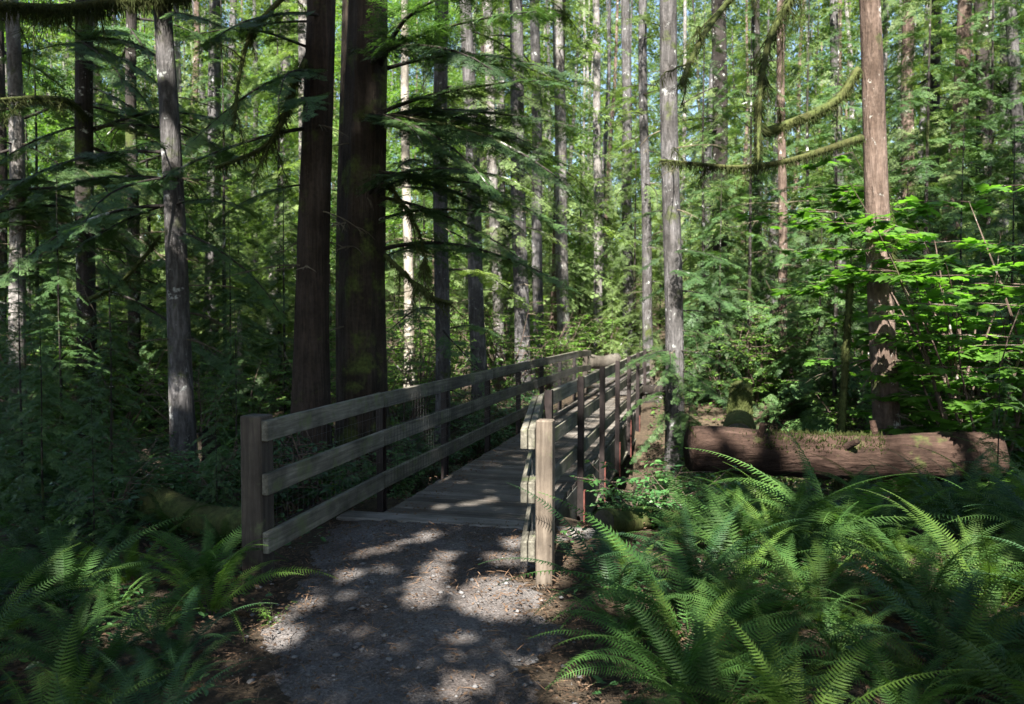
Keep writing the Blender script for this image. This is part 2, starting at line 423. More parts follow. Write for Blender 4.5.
# ------------------------------------------------------------------ foliage templates (all numpy)
def diamonds(base, direc, length, width, nrm, fold=0.0):
    """one quad per leaf: base, side, tip, side"""
    side = np.cross(direc, nrm); side /= np.linalg.norm(side, axis=1)[:, None] + 1e-9
    l, w = length[:, None], width[:, None]
    m = base + direc * l * .42
    v = np.stack([base, m + side * w * .5 + nrm * w * fold, base + direc * l, m - side * w * .5 + nrm * w * fold], 1)
    n = len(base)
    return v.reshape(-1, 3), np.arange(n * 4).reshape(-1, 4)
def spray(rng, pairs=8, sub=4, width=.055):
    """flat fan of needled twigs along +X, unit length"""
    B, D, L = [], [], []
    for i in range(pairs):
        s = (i + .4) / pairs
        for sg in (-1, 1):
            if rng.random() < .16: continue
            tl = .42 * (1 - s) ** .75 * (.55 + .45 * min(1, s * 4)) * rng.uniform(.45, 1.35) + .05
            a = math.radians(rng.uniform(46, 62)) * sg
            b = np.array([s + rng.uniform(-.02, .02), 0, 0])
            d = np.array([math.cos(a), math.sin(a), rng.uniform(-.28, .05)]); d /= np.linalg.norm(d)
            k = max(1, int(round(sub * tl / .4)))
            B.append(b + d * tl * .55); D.append(d); L.append(tl * .5)
            for j in range(k):
                q = (j + .5) / (k + .3)
                for s2 in (-1, 1):
                    a2 = a + s2 * math.radians(rng.uniform(40, 58))
                    d2 = np.array([math.cos(a2), math.sin(a2), rng.uniform(-.3, .1)]); d2 /= np.linalg.norm(d2)
                    B.append(b + d * tl * q); D.append(d2); L.append(tl * .38 * (1 - q * .5) + .03)
    B.append(np.array([.8, 0, 0])); D.append(np.array([1., 0, -.1])); L.append(.25)
    B, D, L = np.array(B), np.array(D), np.array(L)
    nr = np.tile([0, 0, 1.0], (len(B), 1)) + rng.normal(0, .22, (len(B), 3)); nr /= np.linalg.norm(nr, axis=1)[:, None]
    v, f = diamonds(B, D, L, np.full(len(B), width) * rng.uniform(.8, 1.3, len(B)), nr)
    n = len(v)
    st = np.array([[0, -.008, 0], [0, .008, 0], [.95, .002, 0], [.95, -.002, 0]])
    v = np.concatenate([v, st]); f = np.concatenate([f, [[n, n + 1, n + 2, n + 3]]])
    return v, f
def basis(d, up):
    d = d / (np.linalg.norm(d, axis=-1, keepdims=True) + 1e-9)
    y = np.cross(up, d); y /= np.linalg.norm(y, axis=-1, keepdims=True) + 1e-9
    z = np.cross(d, y)
    return np.stack([d, y, z], -1)
def scatter(geo, tmpl, mats, pos, keep=None):
    """tmpl (v, f); mats (n,3,3); pos (n,3)"""
    v, f = tmpl; n = len(pos)
    if n == 0: return
    w = np.einsum('nij,kj->nki', mats, v) + pos[:, None]
    fa = f[None] + (np.arange(n) * len(v))[:, None, None]
    fa = fa.reshape(-1, f.shape[1]); w = w.reshape(-1, 3)
    if keep is not None:
        fa = fa[keep(w[fa].mean(1))]
    geo.add(w, fa)
def bough(rng, nsp=13, tm=None, droop=.35, wood=None, rise=.12, width=.34):
    """one branch along +X, unit length: sprays from templates tm"""
    g = Geo()
    def ax(s): return np.array([s, .05 * math.sin(s * 5 + ph), rise * s - droop * s * s])
    ph = rng.uniform(0, 6)
    P, D, L = [], [], []
    for i in range(nsp):
        s = .12 + .86 * (i + .5) / nsp
        for sg in (-1, 1):
            if rng.random() < .14: continue
            l = width * (1 - .6 * s) * rng.uniform(.5, 1.4) * min(1, .45 + s * 2)
            a = math.radians(rng.uniform(42, 68)) * sg
            tz = rise - 2 * droop * s
            d = np.array([math.cos(a), math.sin(a), tz * .8 + rng.uniform(-.35, .05)])
            P.append(ax(s)); D.append(d); L.append(l)
    P.append(ax(.9)); D.append(np.array([1, 0, rise - 2 * droop])); L.append(.2)
    P, D, L = np.array(P), np.array(D), np.array(L)
    up = np.tile([0, 0, 1.0], (len(P), 1)) + rng.normal(0, .25, (len(P), 3))
    Mx = basis(D, up) * L[:, None, None]
    pick = rng.integers(0, len(tm), len(P))
    for k in range(len(tm)):
        q = pick == k
        scatter(g, tm[k], Mx[q], P[q])
    v, f = g.arrays()
    axis_pts = np.array([ax(s) for s in np.linspace(0, .97, 9)])
    return v, np.concatenate(f), axis_pts
SP_FINE = [spray(RNG, 12, 7, .024) for _ in range(3)]
SP_MID = [spray(RNG, 8, 4, .046) for _ in range(3)]
SP_LOW = [spray(RNG, 5, 1, .13) for _ in range(3)]
BO_FINE = [bough(RNG, 21, SP_FINE, RNG.uniform(.2, .5), width=.235) for _ in range(6)]
BO_MID = [bough(RNG, 14, SP_MID, RNG.uniform(.25, .5), width=.27) for _ in range(6)]
BO_LOW = [bough(RNG, 8, SP_LOW, RNG.uniform(.25, .45)) for _ in range(5)]

def place_boughs(g, gw, bos, P, D, L, roll=.15, keep=None, rad=.011, rng=RNG):
    """boughs at points P, outward directions D, lengths L; twig wood goes to gw"""
    P, D, L = np.asarray(P), np.asarray(D), np.asarray(L)
    up = np.tile([0, 0, 1.0], (len(P), 1)) + rng.normal(0, roll, (len(P), 3))
    Mx = basis(D, up) * L[:, None, None]
    pick = rng.integers(0, len(bos), len(P))
    for k, (v, f, ax) in enumerate(bos):
        q = np.where(pick == k)[0]
        scatter(g, (v, f), Mx[q], P[q], keep)
        if gw is not None:
            for i in q:
                pts = ax @ Mx[i].T + P[i]
                gw.tube(pts, np.linspace(rad * L[i], .002 * L[i], len(pts)) + .003, 5, False)
def crown_points(rng, n, z0, z1, r0, r1, shape=.8, drop=(.1, .35), trunk_r=.1):
    """boughs round a stem from z0 (longest) to z1 (shortest)"""
    P, D, L = [], [], []
    for i in range(n):
        s = (i + rng.random()) / n
        z = z0 + (z1 - z0) * s
        a = i * 2.399 + rng.uniform(-.5, .5)
        l = (r0 + (r1 - r0) * s ** shape) * rng.uniform(.6, 1.15)
        P.append([math.cos(a) * trunk_r * (1 - s), math.sin(a) * trunk_r * (1 - s), z])
        D.append([math.cos(a), math.sin(a), rng.uniform(-drop[1], drop[0])]); L.append(l)
    return P, D, L
def leafy_cloud(rng, n, centre, rad, size, hollow=.0):
    """diamond leaves spread in flat layers inside an ellipsoid"""
    p = rng.normal(0, 1, (n, 3)); p /= np.linalg.norm(p, axis=1)[:, None]
    p *= rng.uniform(hollow, 1, (n, 1)) ** .5
    p = p * rad + centre
    d = rng.normal(0, 1, (n, 3)); d[:, 2] = d[:, 2] * .35 - .25; d /= np.linalg.norm(d, axis=1)[:, None]
    nr = rng.normal(0, .45, (n, 3)) + [0, 0, 1]
    nr -= d * (nr * d).sum(1)[:, None]; nr /= np.linalg.norm(nr, axis=1)[:, None]
    L = size * rng.uniform(.6, 1.3, n)
    return diamonds(p, d, L, L * .62, nr, .12)

# ------------------------------------------------------------------ the footbridge
BO = bw(-2.05, 6.5)
BRZ = -math.atan2(U[0], U[1])
bridge = thing('footbridge', BO, 'weathered timber footbridge with steel posts crossing the shady ravine', 'footbridge', None, BRZ)
def lc(n, t, z): return np.array([n + 2.05, t - 6.5, z])          # bridge coordinates to local
NL, NR = -2.70, -1.38                                             # rails' inner planes
g = Geo(); t = 6.42; i = 0
rr = random.Random(4)
while t < 18.2:
    w = .138 + rr.uniform(-.003, .003); e = rr.uniform(-.012, .012); dz = rr.uniform(-.003, .003)
    g.box((NL - .05 + e + 2.05, t - 6.5, -.05 + dz), (NR + .05 + e + 2.05, t + w - 6.5, dz), bev=.004); t += .145
g.obj('deck', M['deck'], bridge)
Geo().box(lc(-3.05, 6.17, -.12), lc(-1.42, 6.41, .024), bev=.012).obj('threshold', M['sill'], bridge)
Geo().box(lc(-3.15, 6.36, -.30), lc(-.90, 6.62, -.056), bev=.02).obj('bearing_sill', M['sill'], bridge)
Geo().box(lc(-3.1, 17.9, -.34), lc(-1.0, 18.2, -.056), bev=.02).obj('bearing_sill', M['sill'], bridge)
for n0, s in ((NL - .02, -1), (NR + .02, 1)):
    g = Geo().box(lc(n0 - .035, 6.63, -.50), lc(n0 + .035, 17.88, -.056))
    gd = g.obj('girder', M['girder'], bridge)
    Geo().box(lc(n0 - .07, 6.63, -.54), lc(n0 + .07, 17.88, -.503)).obj('flange', M['rail'], gd)
TP = [6.55 + 1.75 * k for k in range(7)]
RAILS = ((.93, 1.06), (.59, .725), (.22, .355))
RN = ('top_rail', 'middle_rail', 'bottom_rail')
for side, n0 in ((-1, NL), (1, NR)):
    pn = n0 + side * .095                                         # post centre, outside the rails
    for k, t in enumerate(TP):
        g = Geo()                                                 # an open steel channel: web and two flanges
        a, b = -.56, 1.05 if side < 0 else 1.10
        g.box(lc(pn - .006 + side * .022, t - .036, a), lc(pn + .006 + side * .022, t + .036, b))
        for e in (-1, 1):
            g.box(lc(min(pn - side * .034, pn + side * .0155), t + e * .036 - .004, a), lc(max(pn - side * .034, pn + side * .0155), t + e * .036 + .004, b))
        p = g.obj('railing_post', M['steel'], bridge)
        if side > 0:
            Geo().box(lc(pn + .0305, t - .042, -.60), lc(pn + .046, t + .042, -.10 + (.12 if k == 4 else 0))).obj('rusty_plate', M['red_steel'], p)['label'] = 'red rusted lower plate of the steel railing post'
    for (z0, z1), nm in zip(RAILS, RN):                            # boards bay by bay
        for a, b in ((6.45, 10.05), (10.06, 13.55), (13.56, 17.08)):
            dz = rr.uniform(-.006, .006)
            x0, x1 = sorted((n0 + side * .016, n0 + side * .058))
            Geo().box(lc(x0, a, z0 + dz), lc(x1, b, z1 + dz), bev=.005).obj(nm, M['rail'], bridge)
    if side > 0:
        Geo().box(lc(n0 - .045, 6.5, .745), lc(n0 - .005, 17.05, .785), bev=.006).obj('handrail', M['post_dark'], bridge)
    g = Geo()                                                      # welded wire behind the boards
    x = n0 + side * .010
    for t in np.arange(6.5, 17.05, .075):
        g.box(lc(x - .0008, t - .0008, .24), lc(x + .0008, t + .0008, 1.0))
    for z in np.arange(.25, 1.0, .10):
        g.box(lc(x - .0045, 6.5, z - .0016), lc(x - .0018, 17.05, z + .0016))
    g.obj('wire_mesh', M['wire'], bridge)
# approach fences
def wing(P0, P1, post_n, post_t, dz, doubled, post_h, mat, pw=.13, far=False):
    Geo().box((-pw / 2, -pw / 2, -.55), (pw / 2, pw / 2, post_h), None, lc(post_n, post_t, 0), bev=.008).obj('wooden_post', mat, bridge)
    for (z0, z1), nm in zip(RAILS, RN):
        h = (z1 - z0)
        a = lc(P0[0], P0[1], (z0 + z1) / 2); b = lc(P1[0], P1[1], (z0 + z1) / 2 + dz)
        if doubled:
            d = b - a; s = np.array([d[1], -d[0], 0]); s /= np.linalg.norm(s)
            g = Geo(); g.bar(a - s * .024, b - s * .024, .042, h, bev=.005); g.bar(a + s * .024, b + s * .024, .042, h * .97, bev=.005)
        else:
            g = Geo().bar(a, b, .042, h, bev=.005)
        g.obj(nm, M['rail'], bridge)
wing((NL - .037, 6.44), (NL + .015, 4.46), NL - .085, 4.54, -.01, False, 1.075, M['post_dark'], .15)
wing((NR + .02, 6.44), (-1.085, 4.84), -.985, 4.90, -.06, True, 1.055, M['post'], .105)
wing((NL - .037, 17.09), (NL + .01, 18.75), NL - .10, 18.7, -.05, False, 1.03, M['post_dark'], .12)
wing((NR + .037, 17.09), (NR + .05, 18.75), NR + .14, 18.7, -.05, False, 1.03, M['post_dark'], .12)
g = Geo(); a0 = lc(-1.075, 4.92, 0); b0 = lc(NR + .04, 6.4, 0)      # wire on the right wing
for k in np.linspace(0, 1, 22): g.box((-.0007, -.0007, .24), (.0007, .0007, 1.0), None, a0 + (b0 - a0) * k)
for z in np.arange(.25, 1.0, .1): g.bar(a0 + [0, 0, z], b0 + [0, 0, z], .002, .002)
g.obj('wire_mesh', M['wire'], bridge)
g = Geo(); a0 = lc(NL - .03, 4.6, 0); b0 = lc(NL - .065, 6.45, 0)
for k in np.linspace(0, 1, 26): g.box((-.0007, -.0007, .24), (.0007, .0007, 1.0), None, a0 + (b0 - a0) * k)
for z in np.arange(.25, 1.0, .1): g.bar(a0 + [0, 0, z], b0 + [0, 0, z], .002, .002)
g.obj('wire_mesh', M['wire'], bridge)

# ------------------------------------------------------------------ logs, stumps, cribbing
def lumpy(pts, rad, sides, amp, rng, flute=0, flute_amp=0.0, ring=1.0):
    """a tube with rough bark relief; rad per point"""
    g = Geo(); g.tube(pts, rad, sides, True)
    v = g.v[0]; n = len(pts)
    c = np.repeat(np.asarray(pts, float), sides, 0)
    a = np.tile(np.arange(sides) / sides * 2 * np.pi, n); s = np.repeat(np.arange(n), sides)
    k = rng.uniform(0, 6, 6)
    if ring < 1: s = s * ring
    w = np.sin(a * 3 + k[0] + s * .21) * .5 + np.sin(a * 5 + k[1] - s * .17) * .35 + np.sin(a * 9 + k[2] + s * .5) * .3 + rng.normal(0, .35, len(a))
    if flute: w = w + np.sin(a * flute + k[3] + .4 * np.sin(s * .12)) * flute_amp
    g.v[0] = c + (v - c) * (1 + amp * w)[:, None]
    return g
def log_between(name, a, b, r0, r1, mat, label, cat='log', seg=60, sides=32, amp=.035, cut=None, sag=0.0):
    a, b = np.array(a), np.array(b); rng = np.random.default_rng(abs(hash(label)) % 999 if False else int(1000 * r0 + 77 * len(label)))
    o = thing(name, a, label, cat)
    s = np.linspace(0, 1, seg)[:, None]
    pts = (b - a) * s + np.array([0, 0, -sag]) * (4 * s * (1 - s)) + np.stack([0 * s[:, 0], .02 * np.sin(s[:, 0] * 5), .025 * np.sin(s[:, 0] * 6 + 2)], 1)
    g = lumpy(pts, np.linspace(r0, r1, seg) * (1 + .045 * np.sin(s[:, 0] * 7 + 1) + .025 * np.sin(s[:, 0] * 17)), sides, amp * .7, rng, ring=.25)
    g.obj('trunk', mat, o, True)
    if cut is not None:
        d = (b - a) / np.linalg.norm(b - a)
        for p, r, sg in ((pts[0], r0, -1), (pts[-1], r1, 1)):
            Geo().tube([p + d * sg * .001, p + d * sg * .012], [r * .93, r * .9], 24).obj('cut_end', cut, o)
    return o
lg = log_between('fallen_log', at(690, 450, 8.4), at(992, 459, 8.6), .225, .255, M['bark_log'],
                 'thick fallen log with reddish brown bark lying across the fern bank', 'log', amp=.07)
def fuzz(rng, pts, rad, n, length, parent, name='moss', mat='moss_strand', up=.0, spread=1.0, width=.014, upper=False):
    """short hanging or standing strands of moss along a limb"""
    pts = np.asarray(pts); k = rng.uniform(0, len(pts) - 1.001, n); i = k.astype(int); fr = (k - i)[:, None]
    p = pts[i] * (1 - fr) + pts[i + 1] * fr
    r = np.interp(k, np.arange(len(pts)), np.broadcast_to(rad, len(pts)))
    o = rng.normal(0, 1, (n, 3)); tg = pts[i + 1] - pts[i]; tg /= np.linalg.norm(tg, axis=1)[:, None] + 1e-9
    o -= tg * (o * tg).sum(1)[:, None]
    if upper: o[:, 2] = np.abs(o[:, 2]) + .3
    o /= np.linalg.norm(o, axis=1)[:, None]
    d = o * spread * .6 + np.array([0, 0, -1.0 + 2 * up]) + rng.normal(0, .25, (n, 3)); d /= np.linalg.norm(d, axis=1)[:, None]
    L = length * rng.uniform(.25, 1.3, n) ** 1.6 + .015
    nr = np.cross(d, rng.normal(0, 1, (n, 3))); nr /= np.linalg.norm(nr, axis=1)[:, None]
    v, f = diamonds(p + o * r[:, None] * .9, d, L, np.full(n, width) * rng.uniform(.6, 1.5, n), nr)
    return Geo().add(v, f).obj(name, M[mat], parent)
for u_, dv in ((.22, (0, -.12, .2)), (.47, (.1, -.2, .12)), (.63, (-.05, .05, .32)), (.83, (.06, -.16, .2))):
    p_ = u_ * (at(988, 458, 8.6) - at(690, 450, 8.4)); dv = np.array(dv)
    lumpy(p_ + np.linspace(.5, 1.6, 6)[:, None] * dv * (.235 / np.linalg.norm(dv)), np.linspace(.05, .028, 6), 9, .1, np.random.default_rng(3)).obj('branch_stub', M['bark_log'], lg, True)
_p = np.linspace(0, 1, 12)[:, None] * (at(988, 458, 8.6) - at(690, 450, 8.4))
fuzz(RNG, _p[:8], .225, 2600, .035, lg, up=.75, upper=True)
ml = log_between('mossy_log', at(741, 392, 13.2), at(738, 440, 9.6), .17, .20, M['bark_moss'],
                 'short moss covered log pointing down toward the thick fallen log', 'log', cut=M['cut_wood'])
_p = np.linspace(0, 1, 10)[:, None] * (at(738, 440, 9.6) - at(741, 392, 13.2))
fuzz(RNG, _p, .17, 2600, .05, ml, up=.7, upper=True)
log_between('fallen_log', at(150, 505, 6.6), at(262, 532, 5.9), .14, .13, M['bark_moss'], 'mossy rotten log lying beside the dark left wooden bridge post', seg=16)
log_between('fallen_log', at(-60, 498, 7.6), at(120, 512, 7.0), .07, .06, M['bark_dark'], 'thin dark branchy log among the shaded left ferns', seg=16)
log_between('cut_log', at(604, 524, 6.9), at(650, 518, 7.6), .11, .12, M['bark_moss'], 'short mossy cut log beside the bridge bearing sill', cut=M['cut_wood'], seg=10)
log_between('cut_log', at(588, 362, 19.6), at(618, 361, 19.9), .17, .17, M['cut_wood'], 'grey cut log lying across the far end of the trail', cut=M['cut_wood'], seg=8)
for k, (pa, pb) in enumerate((((630, 415), (672, 414)), ((633, 402), (670, 401)), ((637, 390), (668, 389)))):
    log_between('crib_log', at(*pa, 16.6 + .12 * k), at(*pb, 16.8 + .12 * k), .12, .12, M['bark_dark'],
                ('lowest', 'middle', 'topmost')[k] + ' dark crib log stacked under the far right bridge end', cut=M['cut_wood'], seg=8)
def stump(px, py, d, r, h, mat, label, lean=(0, 0)):
    p = at(px, py, d); p[2] = H(p[0], p[1]) - .1
    o = thing('stump', p, label, 'stump'); rng = np.random.default_rng(int(px))
    z = np.linspace(0, h, 14); rad = r * (1 + .9 * np.exp(-z / (h * .28))) * np.linspace(1, .85, 14)
    pts = np.stack([lean[0] * z, lean[1] * z, z], 1)
    g = lumpy(pts, rad, 26, .07, rng, 5, .9)
    v = g.v[0].reshape(14, 26, 3); v[-1, :, 2] += rng.uniform(-.25, .1, 26) * h * .5; v[-2, :, 2] += rng.uniform(-.1, .05, 26) * h * .4
    g.v[0] = v.reshape(-1, 3)
    g.obj('stump_wood', mat, o, True)
    fuzz(rng, pts, rad * .95, 900, .05, o, up=.4)
    return o
stump(196, 455, 10.6, .34, .95, M['bark_cedar_moss'], 'broken mossy stump behind the pale leaning left trunk')
stump(676, 500, 6.6, .055, .42, M['bark_moss'], 'thin mossy broken stump among ferns below the fallen log')
stump(470, 392, 19, .25, .7, M['bark_cedar'], 'reddish rotten stump standing behind the left railing')
def rootwad(px, py, d, label):
    p = at(px, py, d); p[2] = H(p[0], p[1]) - .1
    o = thing('root_mound', p, label, 'roots'); rng = np.random.default_rng(5); g = Geo()
    for k in range(16):
        a = rng.uniform(0, 6.28); L = rng.uniform(.5, 1.2); z = rng.uniform(.2, .65)
        s = np.linspace(0, 1, 10)
        pts = np.stack([np.cos(a + s * rng.uniform(-.6, .6)) * L * s, np.sin(a + s * .4) * L * s * .7, z * (1 - s) ** 1.5 + .05 * np.sin(s * 9 + a)], 1)
        g.tube(pts, np.linspace(.07, .02, 10), 8)
    g.obj('roots', M['bark_brown'], o, True)
    return o
rootwad(148, 452, 10.2, 'tangle of reddish exposed roots at the foot of the pale leaning trunk')

# ------------------------------------------------------------------ trees with their own trunks
def trunk_mesh(pts, rad, sides, mat, rng, amp=.03, flute=0, famp=0.0, name='trunk'):
    return lumpy(pts, rad, sides, amp, rng, flute, famp).mesh(name, mat, True)
TREES = []
def tree(base, top, d, w0, w1, mat, label, flare=.5, fh=.35, height=26, sides=22, flute=0, famp=0, cat='tree', name='conifer_tree', wob=.02, group=None):
    """base/top: pixels of the trunk's foot and of its axis at the frame's top; w in metres"""
    b = at(base[0], base[1], d); b[2] = float(H(b[0], b[1])) - .12
    q = at(top[0], top[1], d) if len(top) == 2 else np.array(top)
    o = thing(name, b, label, cat, group); rng = np.random.default_rng(int(base[0] * 7 + d * 3))
    dirv = (q - b) / (q[2] - b[2])
    z = np.concatenate([np.linspace(0, 1.2, 12), np.linspace(1.35, 12, 34), np.linspace(13, height, 12)]) if height > 14 else np.linspace(0, height, 30)
    pts = z[:, None] * dirv[None]
    ztop = q[2] - b[2]
    wv = np.minimum(1, z / 2)
    pts[:, 0] += wob * np.sin(z * .9 + rng.uniform(0, 6)) * wv; pts[:, 1] += wob * np.sin(z * .7 + rng.uniform(0, 6)) * wv
    rad = np.where(z < ztop, w0 + (w1 - w0) * z / ztop, w1 * (1 - (z - ztop) / (height - ztop + .01) * .9)) / 2
    rad = rad * (1 + flare * np.exp(-z / fh))
    tr = link('trunk', trunk_mesh(pts, rad, sides, mat, rng, .03, flute, famp), o)
    o['_'] = 0; del o['_']
    rec = dict(o=o, b=b, dir=dirv, pts=pts, rad=rad, rng=rng, h=height)
    TREES.append(rec)
    return rec
def limb(rec, pix, d0, d1, r0, r1, moss=0, strand=.12, mat='bark_moss', name='branch', twigs=0, label=None):
    """a bare mossy branch through pixels"""
    n = len(pix); P = np.array([at(px, py, d0 + (d1 - d0) * i / (n - 1)) for i, (px, py) in enumerate(pix)]) - rec['b']
    k = np.linspace(0, n - 1, (n - 1) * 5 + 1)
    P = np.stack([np.interp(k, np.arange(n), P[:, j]) for j in range(3)], 1)
    for _ in range(3): P[1:-1] = (P[:-2] + 2 * P[1:-1] + P[2:]) / 4
    rad = np.linspace(r0, r1, len(P))
    br = lumpy(P, rad, 10, .12, rec['rng']).obj(name, M[mat], rec['o'], True)
    if label: br['label'] = label
    for _ in range(6):
        i = int(rec['rng'].integers(3, len(P) - 2)); tg = P[i + 1] - P[i]; tg = tg / np.linalg.norm(tg)
        dv = tg * rec['rng'].uniform(.3, 1) + rec['rng'].normal(0, .5, 3) + [0, 0, -.2]; dv /= np.linalg.norm(dv); l = rec['rng'].uniform(.2, .65)
        u = np.linspace(0, 1, 7)[:, None]; Q = P[i] + dv * l * u + np.array([0, 0, -.25 * l]) * u * u + rec['rng'].normal(0, .012, (7, 3)) * u
        tw = Geo().tube(Q, np.linspace(.011, .003, 7), 5, False).obj('twig', M[mat], br, True)
        if moss: fuzz(rec['rng'], Q, .006, 110, strand * 1.1, br, width=.006)
    if moss: fuzz(rec['rng'], P, rad, int(moss * 2.2), strand * .7, br, width=.007)
    return br
_bm = {}
def bough_meshes(fine, k, mat):
    key = (fine, k, mat)
    if key not in _bm:
        v, f, ax = (BO_FINE if fine else BO_MID)[k]
        gw = Geo().tube(ax, np.linspace(.0125, .003, len(ax)), 5, False)
        _bm[key] = (Geo().add(v, f).mesh('bough', M[mat]), gw.mesh('branch', M['bark_dark'], True))
    return _bm[key]
def boughs(rec, specs, bos, mat='needle'):
    """specs: (z, azimuth deg from +X, length, rise) on this trunk; each bough is a part, its wood a sub-part"""
    rng = rec['rng']; fine = bos is BO_FINE
    for z, az, l, up in specs:
        i = int(np.argmin(np.abs(rec['pts'][:, 2] - z))); c = rec['pts'][i]; a = math.radians(az)
        d = np.array([math.cos(a), math.sin(a), 0]); p = c + d * rec['rad'][i] * .6; d[2] = up
        B = basis(d[None], (np.array([0, 0, 1.0]) + rng.normal(0, .12, 3))[None])[0] * l
        me, mw = bough_meshes(fine, int(rng.integers(0, len(bos))), mat)
        o = link('bough', me, rec['o'])
        m4 = np.eye(4); m4[:3, :3] = B; m4[:3, 3] = p; o.matrix_local = Matrix(m4.tolist())
        link('branch', mw, o)
def rand_boughs(rng, n, z0, z1, l0, l1, az=(0, 360)):
    return [(rng.uniform(z0, z1), rng.uniform(*az), rng.uniform(l0, l1), rng.uniform(-.5, .2)) for _ in range(n)]
def dead_twigs(rec, n, z0, z1, l=(.3, 1.0), az=(0, 360), mat='dead_twig', moss=True):
    rng = rec['rng']
    for _ in range(n):
        g = Geo()
        z = rng.uniform(z0, z1); i = int(np.argmin(np.abs(rec['pts'][:, 2] - z))); c = rec['pts'][i]
        a = math.radians(rng.uniform(*az)); L = rng.uniform(*l); s = np.linspace(0, 1, 7)
        b = rng.uniform(-.5, .5); dr = rng.uniform(.1, .55)
        pts = c + np.stack([np.cos(a + b * s) * L * s, np.sin(a + b * s) * L * s, .1 * L * s - dr * L * s * s], 1)
        g.tube(pts, np.linspace(.012, .003, 7), 5, False)
        for _ in range(rng.integers(2, 6)):
            q = rng.integers(2, 6); a2 = a + rng.uniform(-1.2, 1.2); l2 = L * rng.uniform(.2, .5)
            g.tube(pts[q] + np.stack([np.cos(a2) * l2 * s[::2], np.sin(a2) * l2 * s[::2], -dr * l2 * s[::2] ** 2 - .1 * l2 * s[::2]], 1), np.linspace(.006, .002, 4), 4, False)
        g.obj('dead_branch', M[mat], rec['o'])

T = {}
T['A'] = tree((21, 440), (12, 0), 13.0, .27, .20, M['bark_pale'], 'pale dappled trunk nearest the left edge of the view')
T['B'] = tree((86, 440), (84, 0), 13.0, .30, .26, M['bark_dark'], 'straight dark trunk between the two pale trunks at far left')
T['C'] = tree((135, 430), (131, 0), 18.0, .28, .22, M['bark_dark'], 'thinner dark mossy trunk just behind the pale leaning trunk')
T['D'] = tree((186, 462), (163, 0), 9.7, .30, .20, M['bark_grey'], 'pale grey leaning trunk rising beside the exposed roots', .35, .5)
T['E'] = tree((308, 462), (320, 0), 9.6, .43, .325, M['bark_cedar'], 'reddish brown cedar with flared base behind the left railing', 1.1, .6, flute=6, famp=.9, sides=40)
T['F'] = tree((362, 468), (367, 0), 10.2, .64, .47, M['bark_cedar_moss'], 'massive dark fluted cedar with moss behind the left railing', .45, .7, flute=7, famp=1.6, sides=48)
T['F2'] = tree((343, 460), (347, 0), 11.3, .24, .18, M['bark_cedar_moss'], 'slim dark stem squeezed between the two big cedars', .3)
T['G'] = tree((442, 430), (441, 0), 13.0, .25, .22, M['bark_grey'], 'grey trunk with sunlit top, first right of the massive cedar')
T['H'] = tree((481, 400), (466, 0), 16.5, .34, .24, M['bark_grey'], 'grey trunk leaning left, second right of the massive cedar')
T['I'] = tree((523, 390), (515, 0), 18.0, .36, .29, M['bark_grey'], 'straight grey trunk with white sunlit top behind the left railing')
T['J'] = tree((539, 380), (535, 0), 23.0, .32, .27, M['bark_grey'], 'thin shaded trunk close behind the white topped grey trunk')
T['J2'] = tree((500, 370), (487, 0), 24.0, .34, .27, M['bark_pale'], 'pale trunk leaning left in front of the sunny clearing')
T['K'] = tree((564, 350), (558, 0), 25.0, .42, .32, M['bark_pale'], 'pale pinkish trunk standing left of the far trail end')
T['L'] = tree((599, 335), (596, 0), 31.0, .36, .26, M['bark_pale'], 'pale sunlit trunk straight above the far grey cut log')
T['N1'] = tree((628, 335), (626, 0), 31.0, .42, .34, M['bark_grey'], 'shaded twin trunk just left of the slim pale trunk')
T['N'] = tree((649, 345), (642, 0), 24.0, .32, .24, M['bark_grey'], 'slim pale trunk just left of the blue grey trunk')
T['O'] = tree((677, 420), (668, 0), 13.0, .31, .27, M['bark_grey'], 'blue grey trunk beside the far right bridge end', .7, .5)
T['P'] = tree((722, 375), (719, 0), 24.0, .48, .42, M['bark_dark'], 'shaded trunk first right of the blue grey trunk')
T['Q'] = tree((760, 370), (756, 0), 22.0, .26, .20, M['bark_dark'], 'thin dark trunk behind the long mossy branch')
T['R'] = tree((783, 395), (781, 0), 17.0, .20, .15, M['bark_brown'], 'thin brown trunk with drooping dead twigs above the mossy log')
T['S'] = tree((896, 440), (868, 0), 9.6, .34, .235, M['bark_brown'], 'sunlit brown trunk standing behind the thick fallen log', .3, .4)
T['W'] = tree((985, 400), (981, 0), 19.0, .34, .28, M['bark_dark'], 'dark trunk behind the bright maple at far right')
T['X'] = tree((932, 400), (936, 0), 22.0, .30, .25, M['bark_dark'], 'dark trunk glimpsed through the top of the bright maple')
T['Y'] = tree((410, 400), (404, 0), 18.0, .24, .16, M['snag'], 'bleached thin trunk between massive cedar and first grey trunk')
T['Z'] = tree((1, 440), (-2, 0), 15.0, .25, .2, M['bark_dark'], 'dark trunk cut by the left edge of the view')

